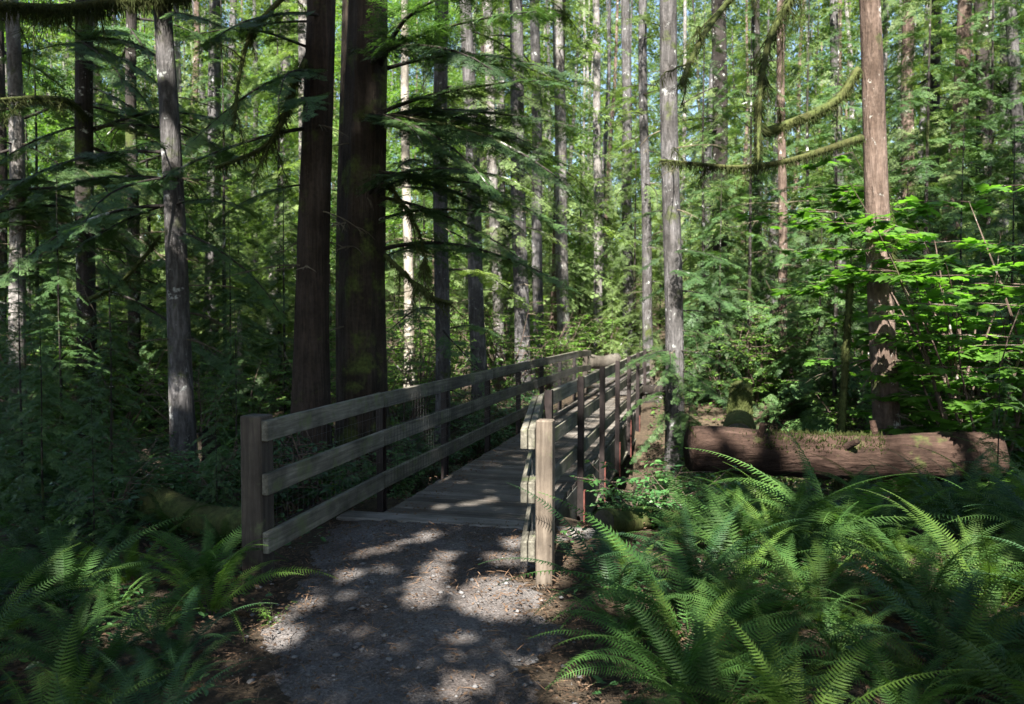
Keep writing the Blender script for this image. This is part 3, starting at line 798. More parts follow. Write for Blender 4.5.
# mossy limbs that cross the view
limb(T['S'], [(862, 138), (820, 152), (780, 163), (735, 168), (690, 163), (660, 160)], 9.5, 9.0, .045, .012, 900, .10, label='long mossy branch reaching left')
limb(T['S'], [(858, 70), (840, 100), (805, 118), (765, 133)], 9.6, 9.2, .05, .055, 900, .08, label='thick broken mossy branch')
limb(T['S'], [(868, -60), (800, -20), (768, 40), (760, 90), (758, 160)], 9.6, 8.2, .05, .018, 900, .16)
limb(T['S'], [(868, -90), (770, -40), (715, 15), (690, 60), (682, 85)], 9.6, 7.8, .05, .012, 500, .08)
limb(T['S'], [(878, 150), (888, 200), (886, 260), (892, 300)], 9.75, 9.7, .03, .015, 900, .10, label='mossy strip of stem hanging down the trunk')
limb(T['B'], [(86, 118), (70, 100), (40, 97), (0, 100), (-40, 104)], 12.9, 10.0, .05, .02, 700, .14)
limb(T['D'], [(166, -15), (190, -5), (120, 2), (60, 10), (-10, 4)][1:], 9.7, 8.6, .07, .04, 1600, .22, label='heavy mossy branch along the top of the view')
limb(T['E'], [(322, -40), (285, -5), (250, 30), (238, 80), (234, 130)], 9.4, 8.6, .035, .012, 450, .09)
limb(T['E'], [(306, 60), (290, 95), (280, 130), (262, 150), (215, 168)], 9.4, 9.0, .03, .02, 700, .14)
limb(T['F'], [(385, 255), (410, 280), (432, 298), (452, 303)], 9.9, 9.2, .03, .015, 450, .08)
limb(T['F'], [(386, 180), (400, 200), (420, 232), (428, 275)], 9.9, 9.4, .03, .012, 450, .1)
limb(T['B'], [(88, 300), (120, 285), (150, 250), (160, 236)], 12.8, 12.2, .04, .02, 400, .1)
limb(T['X'], [(936, 95), (970, 82), (1010, 62), (1040, 50)], 21.0, 19.0, .05, .03, 500, .2)
limb(T['C'], [(135, 380), (100, 350), (60, 330)], 17.5, 16.5, .05, .02, 400, .15)
# the leaning moss wrapped sapling by the sunlit trunk
sp_ = tree((832, 440), (862, 140), 9.2, .10, .055, M['bark_moss'], 'slim leaning sapling wrapped in pale moss beside the sunlit brown trunk', .2, .2, 3.6, 12, name='mossy_sapling', cat='sapling')
fuzz(sp_['rng'], sp_['pts'], sp_['rad'] * .95, 3600, .045, sp_['o'], width=.006)
# bleached snags in the left middle distance
for (b, tp, d, w, lab, hh) in (((240, 425), (240, 320), 18, .14, 'short bleached snag standing left of the flared cedar', 2.2), ((268, 425), (266, 385), 21, .16, 'low bleached snag nearest left of the flared cedar', 1.1)):
    tree(b, tp, d, w, w * .8, M['snag'], lab, .2, .2, hh, 12, name='snag', cat='dead tree')

# boughs on the near and middle trees
r = np.random.default_rng(31)
boughs(T['F'], [(r.uniform(3.2, 5.7), r.uniform(-60, 38), r.uniform(1.5, 2.8), r.uniform(-.3, .4)) for _ in range(19)], BO_FINE)
boughs(T['B'], [(4.9, -25, 1.5, -.2), (4.7, -50, 1.4, -.3), (4.8, -5, 1.3, -.25)], BO_FINE, 'needle_far')  # hanging spray, its sunlight painted by the paler needle colour
boughs(T['D'], rand_boughs(r, 10, 3.4, 6.2, 1.0, 2.1), BO_FINE)
boughs(T['B'], rand_boughs(r, 26, 1.6, 7.5, 1.3, 2.8), BO_FINE)
boughs(T['C'], rand_boughs(r, 26, 1.6, 9, 1.4, 3.0), BO_MID)
boughs(T['A'], rand_boughs(r, 22, 1.2, 7.5, 1.2, 2.6), BO_FINE)
boughs(T['Z'], rand_boughs(r, 24, 1.0, 8.5, 1.5, 3.0), BO_MID)
boughs(T['E'], rand_boughs(r, 9, 3.2, 6.0, 1.0, 2.0, (120, 300)), BO_FINE)
boughs(T['O'], [(z, a, l * .8, u) for z, a, l, u in [(2.3, -100, 1.2, -.15), (1.9, 180, 1.1, -.25), (2.8, -150, 1.1, -.1), (1.7, -60, 1.3, -.25), (2.5, -30, 1.4, -.15), (3.3, 0, 1.5, -.05), (1.4, -20, 1.3, -.3), (1.6, -130, .9, -.3),
                 (3.8, -80, 1.2, -.1), (4.4, 10, 1.6, -.1), (2.0, 10, 1.6, -.2), (1.3, 200, 1.0, -.3), (4.9, 190, 1.0, -.1), (1.1, -40, 1.1, -.25), (2.2, -60, 1.5, -.2), (2.7, -110, 1.3, -.15), (1.8, -90, 1.3, -.25), (3.0, -45, 1.5, -.1), (1.5, -75, 1.2, -.3), (2.6, 170, 1.2, -.2), (3.6, -20, 1.5, -.1), (4.1, -60, 1.3, -.1)]], BO_FINE, 'needle')
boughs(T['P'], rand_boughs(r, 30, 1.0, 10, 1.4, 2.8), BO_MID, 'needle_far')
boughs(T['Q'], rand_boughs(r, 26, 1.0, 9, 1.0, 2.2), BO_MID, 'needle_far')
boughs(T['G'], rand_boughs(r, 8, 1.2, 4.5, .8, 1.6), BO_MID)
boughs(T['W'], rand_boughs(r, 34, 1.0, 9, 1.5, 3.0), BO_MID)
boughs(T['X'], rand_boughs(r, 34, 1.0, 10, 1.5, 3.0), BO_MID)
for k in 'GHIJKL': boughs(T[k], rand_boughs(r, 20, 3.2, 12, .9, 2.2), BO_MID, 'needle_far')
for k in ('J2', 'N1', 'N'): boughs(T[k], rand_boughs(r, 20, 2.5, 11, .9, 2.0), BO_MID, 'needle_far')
dead_twigs(T['R'], 40, .5, 4.5, (.4, 1.2)); dead_twigs(T['Q'], 30, .5, 5, (.4, 1.3)); dead_twigs(T['S'], 12, 1.8, 2.9, (.2, .5), (-60, 60))
dead_twigs(T['F'], 14, 1.5, 6, (.4, 1.2)); dead_twigs(T['G'], 18, 1.5, 6, (.3, .9)); dead_twigs(T['I'], 16, 2, 9, (.3, .9)); dead_twigs(T['O'], 14, 2, 6.5, (.3, .9)); dead_twigs(T['A'], 14, 1, 6, (.3, 1.0)); dead_twigs(T['K'], 14, 2, 10, (.4, 1.0)); dead_twigs(T['N'], 16, 2, 9, (.4, 1.0)); dead_twigs(T['W'], 20, 1, 8, (.5, 1.4)); dead_twigs(T['X'], 20, 1, 8, (.5, 1.4)); dead_twigs(T['S'], 10, 2.5, 5.5, (.2, .8)); dead_twigs(T['H'], 14, 1, 6); dead_twigs(T['D'], 16, 1.5, 5, (.3, .9)); dead_twigs(T['Y'], 26, 1, 4.5, (.4, 1.1)); dead_twigs(T['E'], 10, 2, 5, (.3, .9)); dead_twigs(T['P'], 30, .5, 6, (.4, 1.3))
dead_twigs(T['B'], 22, 1, 5, (.5, 1.4)); dead_twigs(T['C'], 22, 1, 5, (.5, 1.4))

# high crowns of those trees, above the frame, shared meshes
def crown_mesh(rng, n, z0, z1, r0, r1, bos, mat, name='crown', shape=.9, drop=(.1, .35)):
    g = Geo(); P, D, L = crown_points(rng, n, z0, z1, r0, r1, shape, drop)
    place_boughs(g, None, bos, P, D, L, .15, rng=rng)
    return g.mesh(name, mat)
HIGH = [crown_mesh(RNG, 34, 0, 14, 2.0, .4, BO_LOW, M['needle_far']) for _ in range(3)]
def high_crown(rec, z, sc):
    c = link('crown', HIGH[int(rec['rng'].integers(0, 3))], rec['o'])
    c.location = tuple(rec['dir'] * z); c.rotation_euler = (0, 0, rec['rng'].uniform(0, 6)); c.scale = (sc, sc, (rec['h'] - z) / 14)
for k in T:
    high_crown(T[k], 14 if k in 'ABCDZ' else 21 if k in ('E', 'F', 'F2', 'G', 'H', 'I', 'O') else 17, .9 if k in 'ABCDZWXPQRS' else .5)

# ------------------------------------------------------------------ background trees, copies of shared trunks and crowns
def bg_trunk(rng, mat, r, h=24):
    z = np.concatenate([np.linspace(0, 1, 5), np.linspace(1.5, h, 20)])
    pts = np.stack([.05 * np.sin(z * .5 + rng.uniform(0, 6)) * np.minimum(1, z / 3), .05 * np.sin(z * .6) * np.minimum(1, z / 3), z], 1)
    return trunk_mesh(pts, r * (1 - z / h * .8) * (1 + .4 * np.exp(-z / .4)), 12, mat, rng, .04)
BT = {k: [bg_trunk(RNG, M[k], .15) for _ in range(2)] for k in ('bark_grey', 'bark_dark', 'bark_pale', 'bark_brown')}
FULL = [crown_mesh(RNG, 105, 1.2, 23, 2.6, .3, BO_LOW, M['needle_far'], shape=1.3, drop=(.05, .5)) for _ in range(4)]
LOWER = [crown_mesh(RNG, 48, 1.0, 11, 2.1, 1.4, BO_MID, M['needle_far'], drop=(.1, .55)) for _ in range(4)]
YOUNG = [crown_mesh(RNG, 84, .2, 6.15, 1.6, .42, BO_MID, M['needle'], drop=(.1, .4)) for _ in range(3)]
YOUNG_SUN = [crown_mesh(RNG, 84, .2, 6.15, 1.7, .42, BO_MID, M['needle_far'], drop=(.1, .4)) for _ in range(3)]  # same young hemlocks in the lighter needles that have sunlight in their colour
def alder_crown(rng, mat):
    g = Geo()
    for _ in range(56):
        z = rng.uniform(2.2, 16); a = rng.uniform(0, 6.28); q = rng.uniform(.3, 2.6) * (1 - .03 * z)
        v, f = leafy_cloud(rng, 170, np.array([math.cos(a) * q, math.sin(a) * q, z]), np.array([.95, .95, .3]) * rng.uniform(.7, 1.2), .10)
        g.add(v, f)
    return g.mesh('crown', mat)
ALDER = [alder_crown(RNG, M['broad']) for _ in range(3)]
LABS = {'FULL': 'shaggy dark conifer clothed in boughs to the ground far back in the wood',
        'LOWER': 'slender conifer with bare stem and sparse low boughs back in the wood',
        'ALDER': 'leafy yellow green broadleaf tree glowing back in the wood'}
placed = [(rec['b'][0], rec['b'][1]) for rec in TREES]
rb = np.random.default_rng(12)
def try_tree(kind, x, y, md):
    if any((x - a) ** 2 + (y - b) ** 2 < md * md for a, b in placed): return False
    n = x * NV[0] + y * NV[1]; t = x * U[0] + y * U[1]
    if abs(n + 2.05) < 2.2 and t < 34: return False
    placed.append((x, y))
    z = float(H(x, y)) - .15; sc = rb.uniform(.75, 1.35)
    bk = ('bark_pale', 'bark_grey', 'bark_dark', 'bark_grey', 'bark_brown', 'bark_pale')[rb.integers(0, 6)]
    o = thing('broadleaf_tree' if kind == 'ALDER' else 'conifer_tree', (x, y, z), bk[5:] + ' barked ' + LABS[kind], 'tree', {'FULL': 'shaggy conifers far back', 'LOWER': 'slender conifers back in the wood', 'ALDER': 'broadleaf trees back in the wood'}[kind], rb.uniform(0, 6.28))
    t_ = link('trunk', BT[bk][rb.integers(0, 2)], o); w = rb.uniform(.7, 1.5) if kind != 'ALDER' else .6
    t_.scale = (w, w, sc); t_.rotation_euler = (rb.normal(0, .035), rb.normal(0, .035), 0)
    src = dict(FULL=FULL, LOWER=LOWER, ALDER=ALDER)[kind]
    c = link('crown', src[rb.integers(0, len(src))], o); k = rb.uniform(.8, 1.25); c.scale = (k, k, sc)
    return True
n_ = 0
for _ in range(9000):
    if n_ >= 240: break
    d = 17 + 60 * rb.random() ** .8; px = rb.uniform(-150, 1170)
    x = (px - 512) / F_PX * d
    cen = math.exp(-((px - 590) / 110) ** 2)
    if rb.random() < cen * (.85 if d < 32 else .3 if d < 42 else 0): continue
    lft = px < 470
    kd = rb.choice(['FULL', 'LOWER', 'ALDER'], p=([.42, .16, .42] if lft else [.74, .2, .06]) if d < 45 else ([.7, .08, .22] if lft else [.86, .08, .06]))
    if kd == 'FULL' and d < 21: kd = 'LOWER'
    if try_tree(kd, x, d, 1.5 if d < 30 else 2.2): n_ += 1
# young understory hemlocks
YS = [(60, 12.0, .8), (230, 13.5, .7), (285, 16, .9), (420, 15.5, .55), (720, 16, .75), (760, 19, .8), (820, 15, .8), (850, 19, 1.0), (960, 13.5, .95), (1010, 12, .9), (700, 20, .7), (-20, 9.5, .75),
      (640, 27, .6), (395, 21, .9), (330, 19, .9), (180, 17, .9), (110, 17, .9), (1060, 15, 1.1), (905, 17, .9), (585, 36, .9), (540, 33, .8), (30, 18, 1.1), (470, 26, .9), (240, 23, 1.1), (745, 26, 1.1), (880, 25, 1.2), (520, 44, 1.1), (610, 47, 1.2), (575, 28, .8), (612, 24, .5), (630, 34, 1.0), (550, 38, 1.2), (590, 42, 1.4), (500, 30, 1.0), (450, 33, 1.1), (350, 30, 1.2), (300, 27, 1.1), (200, 30, 1.3), (150, 25, 1.1), (90, 28, 1.2), (20, 25, 1.1), (690, 30, 1.2), (800, 32, 1.3), (930, 30, 1.3), (1000, 24, 1.2), (390, 40, 1.4), (270, 40, 1.5), (660, 40, 1.4), (730, 38, 1.4), (95, 19, 1.6), (150, 21, 1.8), (225, 18, 1.5), (280, 20, 1.7), (425, 22, 1.6), (505, 27, 1.6), (702, 19, 1.5), (748, 17, 1.4), (805, 19, 1.7), (835, 14.5, 1.25), (925, 16, 1.6), (985, 17, 1.7), (1030, 15, 1.6), (40, 16, 1.5), (580, 33, 1.7), (635, 30, 1.6)]
yt = Geo().tube(np.array([[0, 0, -.1], [.02, 0, 2], [0, .02, 4], [0, 0, 6.1]]), [.035, .026, .015, .004], 8).mesh('trunk', M['bark_dark'], True)
for px, d, sc in YS:
    x = (px - 512) / F_PX * d
    o = thing('young_hemlock', (x, d, float(H(x, d))), 'young hemlock with drooping feathery boughs growing under the tall trees', 'young tree', 'young hemlocks', rb.uniform(0, 6), sc)
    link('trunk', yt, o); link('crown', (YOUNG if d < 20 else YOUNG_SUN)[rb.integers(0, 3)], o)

for px, d, sc in ((40, 6.0, .30), (110, 6.8, .34), (-10, 5.2, .28), (235, 8.6, .36), (60, 8.6, .45), (20, 7.4, .4), (215, 6.4, .2), (90, 5.4, .22), (690, 11.0, .4), (1000, 7.6, .35)):
    x = (px - 512) / F_PX * d
    o = thing('hemlock_seedling', (x, d, float(H(x, d))), 'low hemlock seedling with feathery sprays in the shade beside the trail', 'young tree', 'hemlock seedlings', rb.uniform(0, 6), sc)
    link('trunk', yt, o); link('crown', YOUNG[rb.integers(0, 3)], o)

# far wood: one mass of foliage behind the last trees one can tell apart
rf = np.random.default_rng(3); g = Geo()
N = 8000
az = rf.uniform(-.72, .72, N); dist = rf.uniform(78, 104, N)
x, y = np.sin(az) * dist, np.cos(az) * dist
z = H(x, y) + rf.uniform(0, 1, N) * 54 * (.8 + .2 * np.sin(az * 23) * np.sin(az * 61 + 1))
a = rf.uniform(0, 6.28, N)
place_boughs(g, None, BO_LOW, np.stack([x, y, z], 1), np.stack([np.cos(a), np.sin(a), rf.uniform(-1.3, -.1, N)], 1), rf.uniform(3.0, 6.0, N), .35, rng=rf)
tag(g.obj('far_woods', M['needle_far']), 'far wood reading as one mass of green', 'woods', kind='stuff')

# ------------------------------------------------------------------ unseen canopy behind and beside the camera: trees put in to shade the foreground
SPOTS = []                                   # (point, radius): sunlit places, the unseen canopy is cut open for them
def spot(px, py, r, z=0.0): SPOTS.append((ground_at(px, py, z), r))
def spot3(px, py, d, r): SPOTS.append((at(px, py, d), r))
for a in ((432, 585, .13), (438, 570, .10), (425, 600, .10), (447, 558, .07), (492, 592, .2), (510, 606, .2), (532, 608, .18), (480, 606, .12), (500, 560, .12), (515, 545, .10), (530, 585, .15),
          (340, 558, .06), (365, 555, .06), (390, 552, .06), (385, 572, .05), (350, 578, .07), (310, 605, .06), (285, 640, .07), (460, 690, .07),
          (430, 538, .08), (405, 545, .06), (470, 503, .07), (490, 500, .07), (440, 507, .05), (560, 545, .18), (460, 640, .04)):
    spot(*a)
for a in ((105, 590, 5.0, .10), (140, 610, 4.8, .10), (30, 545, 5.0, .06), (75, 530, 5.2, .05), (268, 627, 4.3, .10), (150, 655, 4.4, .12),
          (850, 555, 5.4, .28), (880, 575, 5.2, .22), (720, 560, 5.4, .22), (640, 560, 5.4, .2), (775, 600, 5.0, .2), (935, 570, 5.2, .2), (700, 505, 6.5, .3), (760, 520, 6.2, .22), (630, 600, 4.9, .2), (970, 600, 4.6, .2), (690, 630, 4.2, .15), (830, 650, 4.2, .14), (660, 480, 7.2, .3), (580, 465, 7.3, .2),
          (870, 440, 8.3, .36), (930, 440, 8.3, .36), (800, 437, 8.3, .25), (990, 445, 8.4, .4), (745, 435, 8.3, .2), (835, 440, 8.3, .25), (900, 445, 8.3, .3), (700, 440, 8.3, .14), (800, 380, 12, .7), (760, 350, 14, .8), (840, 350, 12, .7), (720, 330, 16, .7), (790, 300, 15, .9), (830, 410, 10.5, .5), (740, 410, 11, .3),
          (560, 445, 6.8, .15), (575, 420, 7.5, .15), (555, 400, 7.1, .12), (600, 395, 9.0, .2), (555, 430, 5.6, .07), (615, 440, 9, .3), (541, 500, 4.95, .16), (541, 560, 4.95, .14), (536, 425, 5.0, .06),
          (880, 240, 9.4, .5), (875, 180, 9.4, .5), (870, 110, 9.4, .4), (885, 310, 9.4, .45), (890, 350, 9.4, .3), (845, 300, 9.2, .3), (820, 155, 9.3, .3), (740, 168, 9.1, .2),
          (940, 240, 9.3, .7), (990, 260, 9.3, .7), (930, 310, 9.3, .6), (980, 340, 9.3, .6), (940, 380, 9.3, .4), (1010, 300, 9.3, .6), (915, 220, 9.5, .5), (1000, 210, 9.5, .6), (600, 385, 18, .9), (15, 150, 13, .5), (16, 240, 13, .4), (19, 330, 13, .4), (868, 40, 9.5, .4), (441, 60, 13, .5), (441, 10, 13, .5), (515, 60, 18, .7), (515, 120, 18, .6), (515, 10, 18, .6), (466, 60, 16, .4), (668, 30, 13, .25), (560, 380, 17.5, .8), (595, 355, 20, 1.2), (630, 350, 20, .8),
          (165, 60, 9.7, .25), (170, 160, 9.7, .25), (175, 235, 9.7, .22), (120, 150, 12.2, .5), (185, 400, 9.7, .12), (160, 440, 10, .2), (420, 430, 8, .12), (445, 90, 9.6, .4), (520, 110, 9.2, .4), (490, 165, 9.2, .35), (420, 150, 9.8, .3), (560, 170, 8.8, .3), (470, 60, 9.6, .35), (160, 445, 10.0, .4), (140, 440, 10.0, .3), (250, 120, 9.4, .3), (80, 200, 12, .4), (50, 120, 12, .4)):
    spot3(*a)
SPp = np.array([p for p, _ in SPOTS]); SPr = np.array([q + .03 for _, q in SPOTS])
def keep_shade(c):
    """drop the foliage that stands between the sun and a sunlit spot"""
    k = np.ones(len(c), bool)
    for i0 in range(0, len(c), 60000):
        q = c[i0:i0 + 60000]
        w = q[:, None] - SPp[None]
        s = w @ SUN
        dist2 = (w ** 2).sum(-1) - s ** 2
        k[i0:i0 + 60000] = ~((dist2 < SPr[None] ** 2) & (s > .5)).any(1)
    return k
BACK = [(-7.5, -1.5, 9), (-3.2, -4.0, 7.5), (3.6, -5.6, 7.5), (6.8, -.5, 7.5), (10.5, 2.5, 8), (-6, -9, 8), (.3, -9.5, 8), (6, -8, 8), (11.5, -4, 8), (-8.2, 4.6, 10), (6.2, 1.2, 9.5), (-5.4, -.6, 10.5), (2.5, -3.0, 11.5)]
for i, (x, y, z0) in enumerate(BACK):
    rc = np.random.default_rng(100 + i)
    o = thing('conifer_tree', (x, y, float(H(x, y)) - .1), 'unseen tall hemlock put in to shade the near part of the trail', 'tree', 'unseen hemlocks put in to shade the near trail')
    link('trunk', BT['bark_dark'][i % 2], o).scale = (1.2, 1.2, .95)
    P, D, L = crown_points(rc, 175 if i < 11 else 230, z0, 18.0, 3.9 if i < 9 else 5.4, 1.2 if i < 9 else 2.6, 1.1, (.1, .3))
    g = Geo(); base = np.array(o.location)
    place_boughs(g, None, BO_LOW, P, D, L, .15, keep=lambda c: keep_shade(c + base), rng=rc)
    g.obj('crown', M['needle_far'], o)

# ------------------------------------------------------------------ ferns
def fern_mesh(rng, nfr=17, L=(.7, 1.2), mat='fern', up=(.8, 1.35), pinw=.0125, npin=46, curl=(.9, 1.9)):
    g = Geo()
    for k in range(nfr):
        a = k * 2.399 + rng.uniform(-.35, .35); l = rng.uniform(*L)
        e0 = rng.uniform(*up); e1 = e0 - rng.uniform(*curl); sway = rng.uniform(-.5, .5)
        s = np.linspace(0, 1, 26)
        el = e0 + (e1 - e0) * s ** 1.2; aa = a + sway * s * s
        st = np.stack([np.cos(el) * np.cos(aa), np.cos(el) * np.sin(aa), np.sin(el)], 1)
        pts = np.concatenate([[[0, 0, 0]], np.cumsum((st[1:] + st[:-1]) / 2, 0)]) * l / 25
        pts += np.array([math.cos(a), math.sin(a), 0]) * .03
        g.tube(pts, np.linspace(.0042, .0012, 26), 4, False)
        q = np.linspace(.10, .985, npin); i = q * 25; i0 = np.minimum(i.astype(int), 24); fr = (i - i0)[:, None]
        P = pts[i0] * (1 - fr) + pts[i0 + 1] * fr; Tn = st[i0]
        nrm = np.cross(np.cross(Tn, [0, 0, 1.0]), Tn); nrm /= np.linalg.norm(nrm, axis=1)[:, None] + 1e-9
        sd = np.cross(Tn, nrm)
        tw = rng.normal(0, .25)
        nrm, sd = nrm * math.cos(tw) + sd * math.sin(tw), sd * math.cos(tw) - nrm * math.sin(tw)
        pl = l * .082 * np.minimum(1, .35 + q * 2.2) * (1 - np.clip((q - .35) / .65, 0, 1) ** 1.35) + .006
        for sg in (-1, 1):
            d = sd * sg + Tn * .28 - nrm * rng.uniform(.02, .3, (npin, 1)); d /= np.linalg.norm(d, axis=1)[:, None]
            d2 = d + Tn * .22 - nrm * .18; d2 /= np.linalg.norm(d2, axis=1)[:, None]
            w = (pinw * np.clip(pl / (l * .082), .35, 1) * l)[:, None]; pp = pl[:, None] * rng.uniform(.88, 1.08, (npin, 1))
            m = P + d * pp * .5; e = m + d2 * pp * .5
            v = np.stack([P - Tn * w * .5, P + Tn * w * .5, m + Tn * w * .42, m - Tn * w * .42, e], 1).reshape(-1, 3)
            b = (np.arange(npin) * 5)[:, None]
            g.add(v, b + [0, 1, 2, 3], b + [3, 2, 4])
    return g.mesh('fronds', M[mat])
FERN = [fern_mesh(RNG, int(RNG.integers(11, 19)), mat=('fern', 'fern', 'fern_yellow', 'fern_dark')[i % 4]) for i in range(12)]
FERNB = [fern_mesh(RNG, 5, (.5, .8), 'fern_brown', (.1, .5)) for _ in range(2)]
rfn = np.random.default_rng(55)
def fern(x, y, sc, label, group, rz=None):
    k = int(rfn.integers(0, 12)); dead = rfn.random() < .6
    if group: label = ('mid green ', 'mid green ', 'yellow green ', 'dark green ')[k % 4] + label + (' with brown dead fronds' if dead else '')
    o = thing('sword_fern', (x, y, float(H(x, y)) - .02), label, 'fern', group, rfn.uniform(0, 6.28) if rz is None else rz, sc)
    link('fronds', FERN[k], o)
    if dead: link('dead_fronds', FERNB[rfn.integers(0, 2)], o)
    return o
fp = []
def fern_field(n, box, md, sc, label, group, ok=lambda x, y: True):
    c = 0
    for _ in range(n * 30):
        if c >= n: break
        x, y = rfn.uniform(box[0], box[1]), rfn.uniform(box[2], box[3])
        if not ok(x, y) or any((x - a) ** 2 + (y - b) ** 2 < md * md for a, b in fp): continue
        fp.append((x, y)); fern(x, y, rfn.uniform(*sc), label, group); c += 1
def off_path(x, y, m=.45):
    cx = np.interp(y, [a for a, b in _c], [b for a, b in _c]); n = x * NV[0] + y * NV[1]; t = x * U[0] + y * U[1]
    if y < 6.8: return abs(x - cx) > 1.0 + m
    return abs(n + 2.05) > 1.3
def px_xy2(px, d): return (px - 512) / F_PX * d, d
# ferns one can tell apart, placed by hand
HAND = [(.62, 4.75, .85, 'low fern arching over the trail edge at the near right wooden post'), (.95, 4.2, 1.0, 'broad fern leaning over the right edge of the trail'),
        (1.5, 5.1, 1.15, 'upright fern in front of the mossy cut log'), (1.35, 5.9, .8, 'fern growing right beside the bridge bearing sill'),
        (-1.95, 5.0, .75, 'small fern at the foot of the dark left wooden post'), (2.35, 5.7, 1.2, 'large fern catching the sun on the right bank'),
        (-2.6, 4.6, .9, 'fern with sunlit fronds on the dark left bank'), (.75, 3.55, .8, 'fern spreading low at the bottom of the view beside the trail')]
HAND += [(px_xy2(1000, 7.9)[0], 7.9, 1.0, 'fern covering the right end of the fallen log'), (px_xy2(945, 7.8)[0], 7.8, .8, 'fern before the right half of the fallen log'), (px_xy2(800, 7.75)[0], 7.75, .75, 'fern standing in front of the middle of the fallen log'), (px_xy2(715, 7.7)[0], 7.7, .7, 'fern standing in front of the left end of the fallen log')]
for x, y, s, l in HAND: fp.append((x, y)); fern(x, y, s, l, None)
fern_field(120, (.5, 6.5, 2.9, 7.9), .3, (.45, .9), 'sword fern on the right bank below the fallen log', 'ferns on the right bank', lambda x, y: off_path(x, y, .1) and x < .95 * y and x > .12 * y + .05 and not (y > 5.2 and x < .235 * y + .1) and not (y > 7.75 and x > 1.6))
fern_field(60, (-6.5, -1.3, 2.9, 8.5), .38, (.38, .78), 'sword fern on the shady left bank of the trail', 'ferns on the left bank', lambda x, y: off_path(x, y, .15) and x > -.95 * y)
fern_field(18, (-3.2, -.9, 2.7, 4.6), .32, (.35, .65), 'sword fern crowding the left foot of the trail', 'ferns at the left foot of the trail', lambda x, y: off_path(x, y, -.1))
fern_field(30, (-9, 9, 8.5, 17), .8, (.7, 1.1), 'sword fern in the undergrowth around the ravine', 'ferns around the ravine', lambda x, y: off_path(x, y))
fern_field(14, (1.2, 3.6, 8.6, 13.5), .4, (.6, .95), 'sword fern on the ravine slope right of the bridge', 'ferns on the ravine slope', lambda x, y: off_path(x, y) and 615 < 512 + 800 * x / y < 740)
fern_field(34, (-6, 16, 18, 34), .9, (.8, 1.3), 'sword fern on the sunny far slope beyond the bridge', 'ferns on the far slope', lambda x, y: off_path(x, y))

# ------------------------------------------------------------------ shrubs
def leaf_shape(kind):
    if kind == 'maple':
        a = []
        for k in range(7):
            th = math.radians(-120 + 40 * k); r1 = (.55, .85, .95, 1.0, .95, .85, .55)[k]
            a.append((.42 + r1 * .62 * math.cos(th), r1 * .62 * math.sin(th)))
            if k < 6:
                t2 = th + math.radians(20); a.append((.42 + .36 * math.cos(t2), .36 * math.sin(t2)))
        a.append((.18, 0.0))
        p = np.array([[.42, 0, .0]] + [[x, y, -.12 * (abs(y) + .3 * abs(x - .42))] for x, y in a])
        n = len(a); return p, np.array([[0, 1 + i, 1 + (i + 1) % n] for i in range(n)])
    p = np.array([[0, 0, 0], [.3, .24, .04], [.65, .22, .02], [1, 0, -.1], [.65, -.22, .02], [.3, -.24, .04], [.5, 0, -.03]])
    return p, np.array([[0, 6, 1], [1, 6, 2], [2, 6, 3], [3, 6, 4], [4, 6, 5], [5, 6, 0]])[:, ::-1]
def shrub_mesh(rng, nst, h, spread, nleaf, size, kind, flat=.25):
    g, gl = Geo(), Geo(); sh = leaf_shape(kind); P, D = [], []
    for k in range(nst):
        a = rng.uniform(0, 6.28); L = h * rng.uniform(.6, 1.1); s = np.linspace(0, 1, 9); q = spread * rng.uniform(.3, 1)
        pts = np.stack([np.cos(a) * q * s ** 1.3 + .04 * np.sin(s * 6 + k), np.sin(a) * q * s ** 1.3 + .04 * np.cos(s * 5 + k), L * s - .12 * L * s * s], 1)
        g.tube(pts, np.linspace(.008 + .004 * h, .002, 9), 5, False)
        for _ in range(5 + int(h * 3)):
            i = rng.integers(2, 9); a2 = a + rng.uniform(-1.8, 1.8); l2 = rng.uniform(.15, .45) * (.5 + .4 * h)
            tw = pts[i] + np.stack([np.cos(a2) * l2 * s[::2], np.sin(a2) * l2 * s[::2], .12 * l2 * s[::2] - .1 * l2 * s[::2] ** 2], 1)
            g.tube(tw, np.linspace(.004, .0015, 5), 4, False)
            m = max(3, int(nleaf * l2))
            for j in range(m):
                u = rng.uniform(.2, 1); b = tw[0] + (tw[-1] - tw[0]) * u
                a3 = a2 + rng.choice([-1, 1]) * rng.uniform(.5, 1.4)
                P.append(b + rng.normal(0, .012, 3)); D.append([math.cos(a3), math.sin(a3), rng.uniform(-.45, .15)])
    P, D = np.array(P), np.array(D)
    up = np.tile([0, 0, 1.0], (len(P), 1)) + rng.normal(0, flat, (len(P), 3))
    scatter(gl, sh, basis(D, up) * (size * rng.uniform(.6, 1.25, len(P)))[:, None, None], P)
    return g, gl
def shrub_kind(rng, n, nst, h, spread, nleaf, size, kind, mat, flat=.25):
    out = []
    for _ in range(n):
        a, b = shrub_mesh(rng, nst, h, spread, nleaf, size, kind, flat)
        out.append((a.mesh('stems', M['bark_brown']), b.mesh('foliage', M[mat])))
    return out
SALAL = shrub_kind(RNG, 4, 12, .75, .55, 34, .075, 'ovate', 'shrub')
HUCK = shrub_kind(RNG, 3, 12, 1.5, .8, 46, .055, 'ovate', 'broad')
VINE = shrub_kind(RNG, 3, 13, 3.3, 1.5, 27, .125, 'maple', 'maple', .22)
rs = np.random.default_rng(77)
def shrub(src, x, y, sc, label, group, name='leafy_shrub', cat='shrub'):
    o = thing(name, (x, y, float(H(x, y)) - .03), label, cat, group, rs.uniform(0, 6.28), sc)
    st, fo = src[rs.integers(0, len(src))]
    link('stems', st, o); link('foliage', fo, o); return o
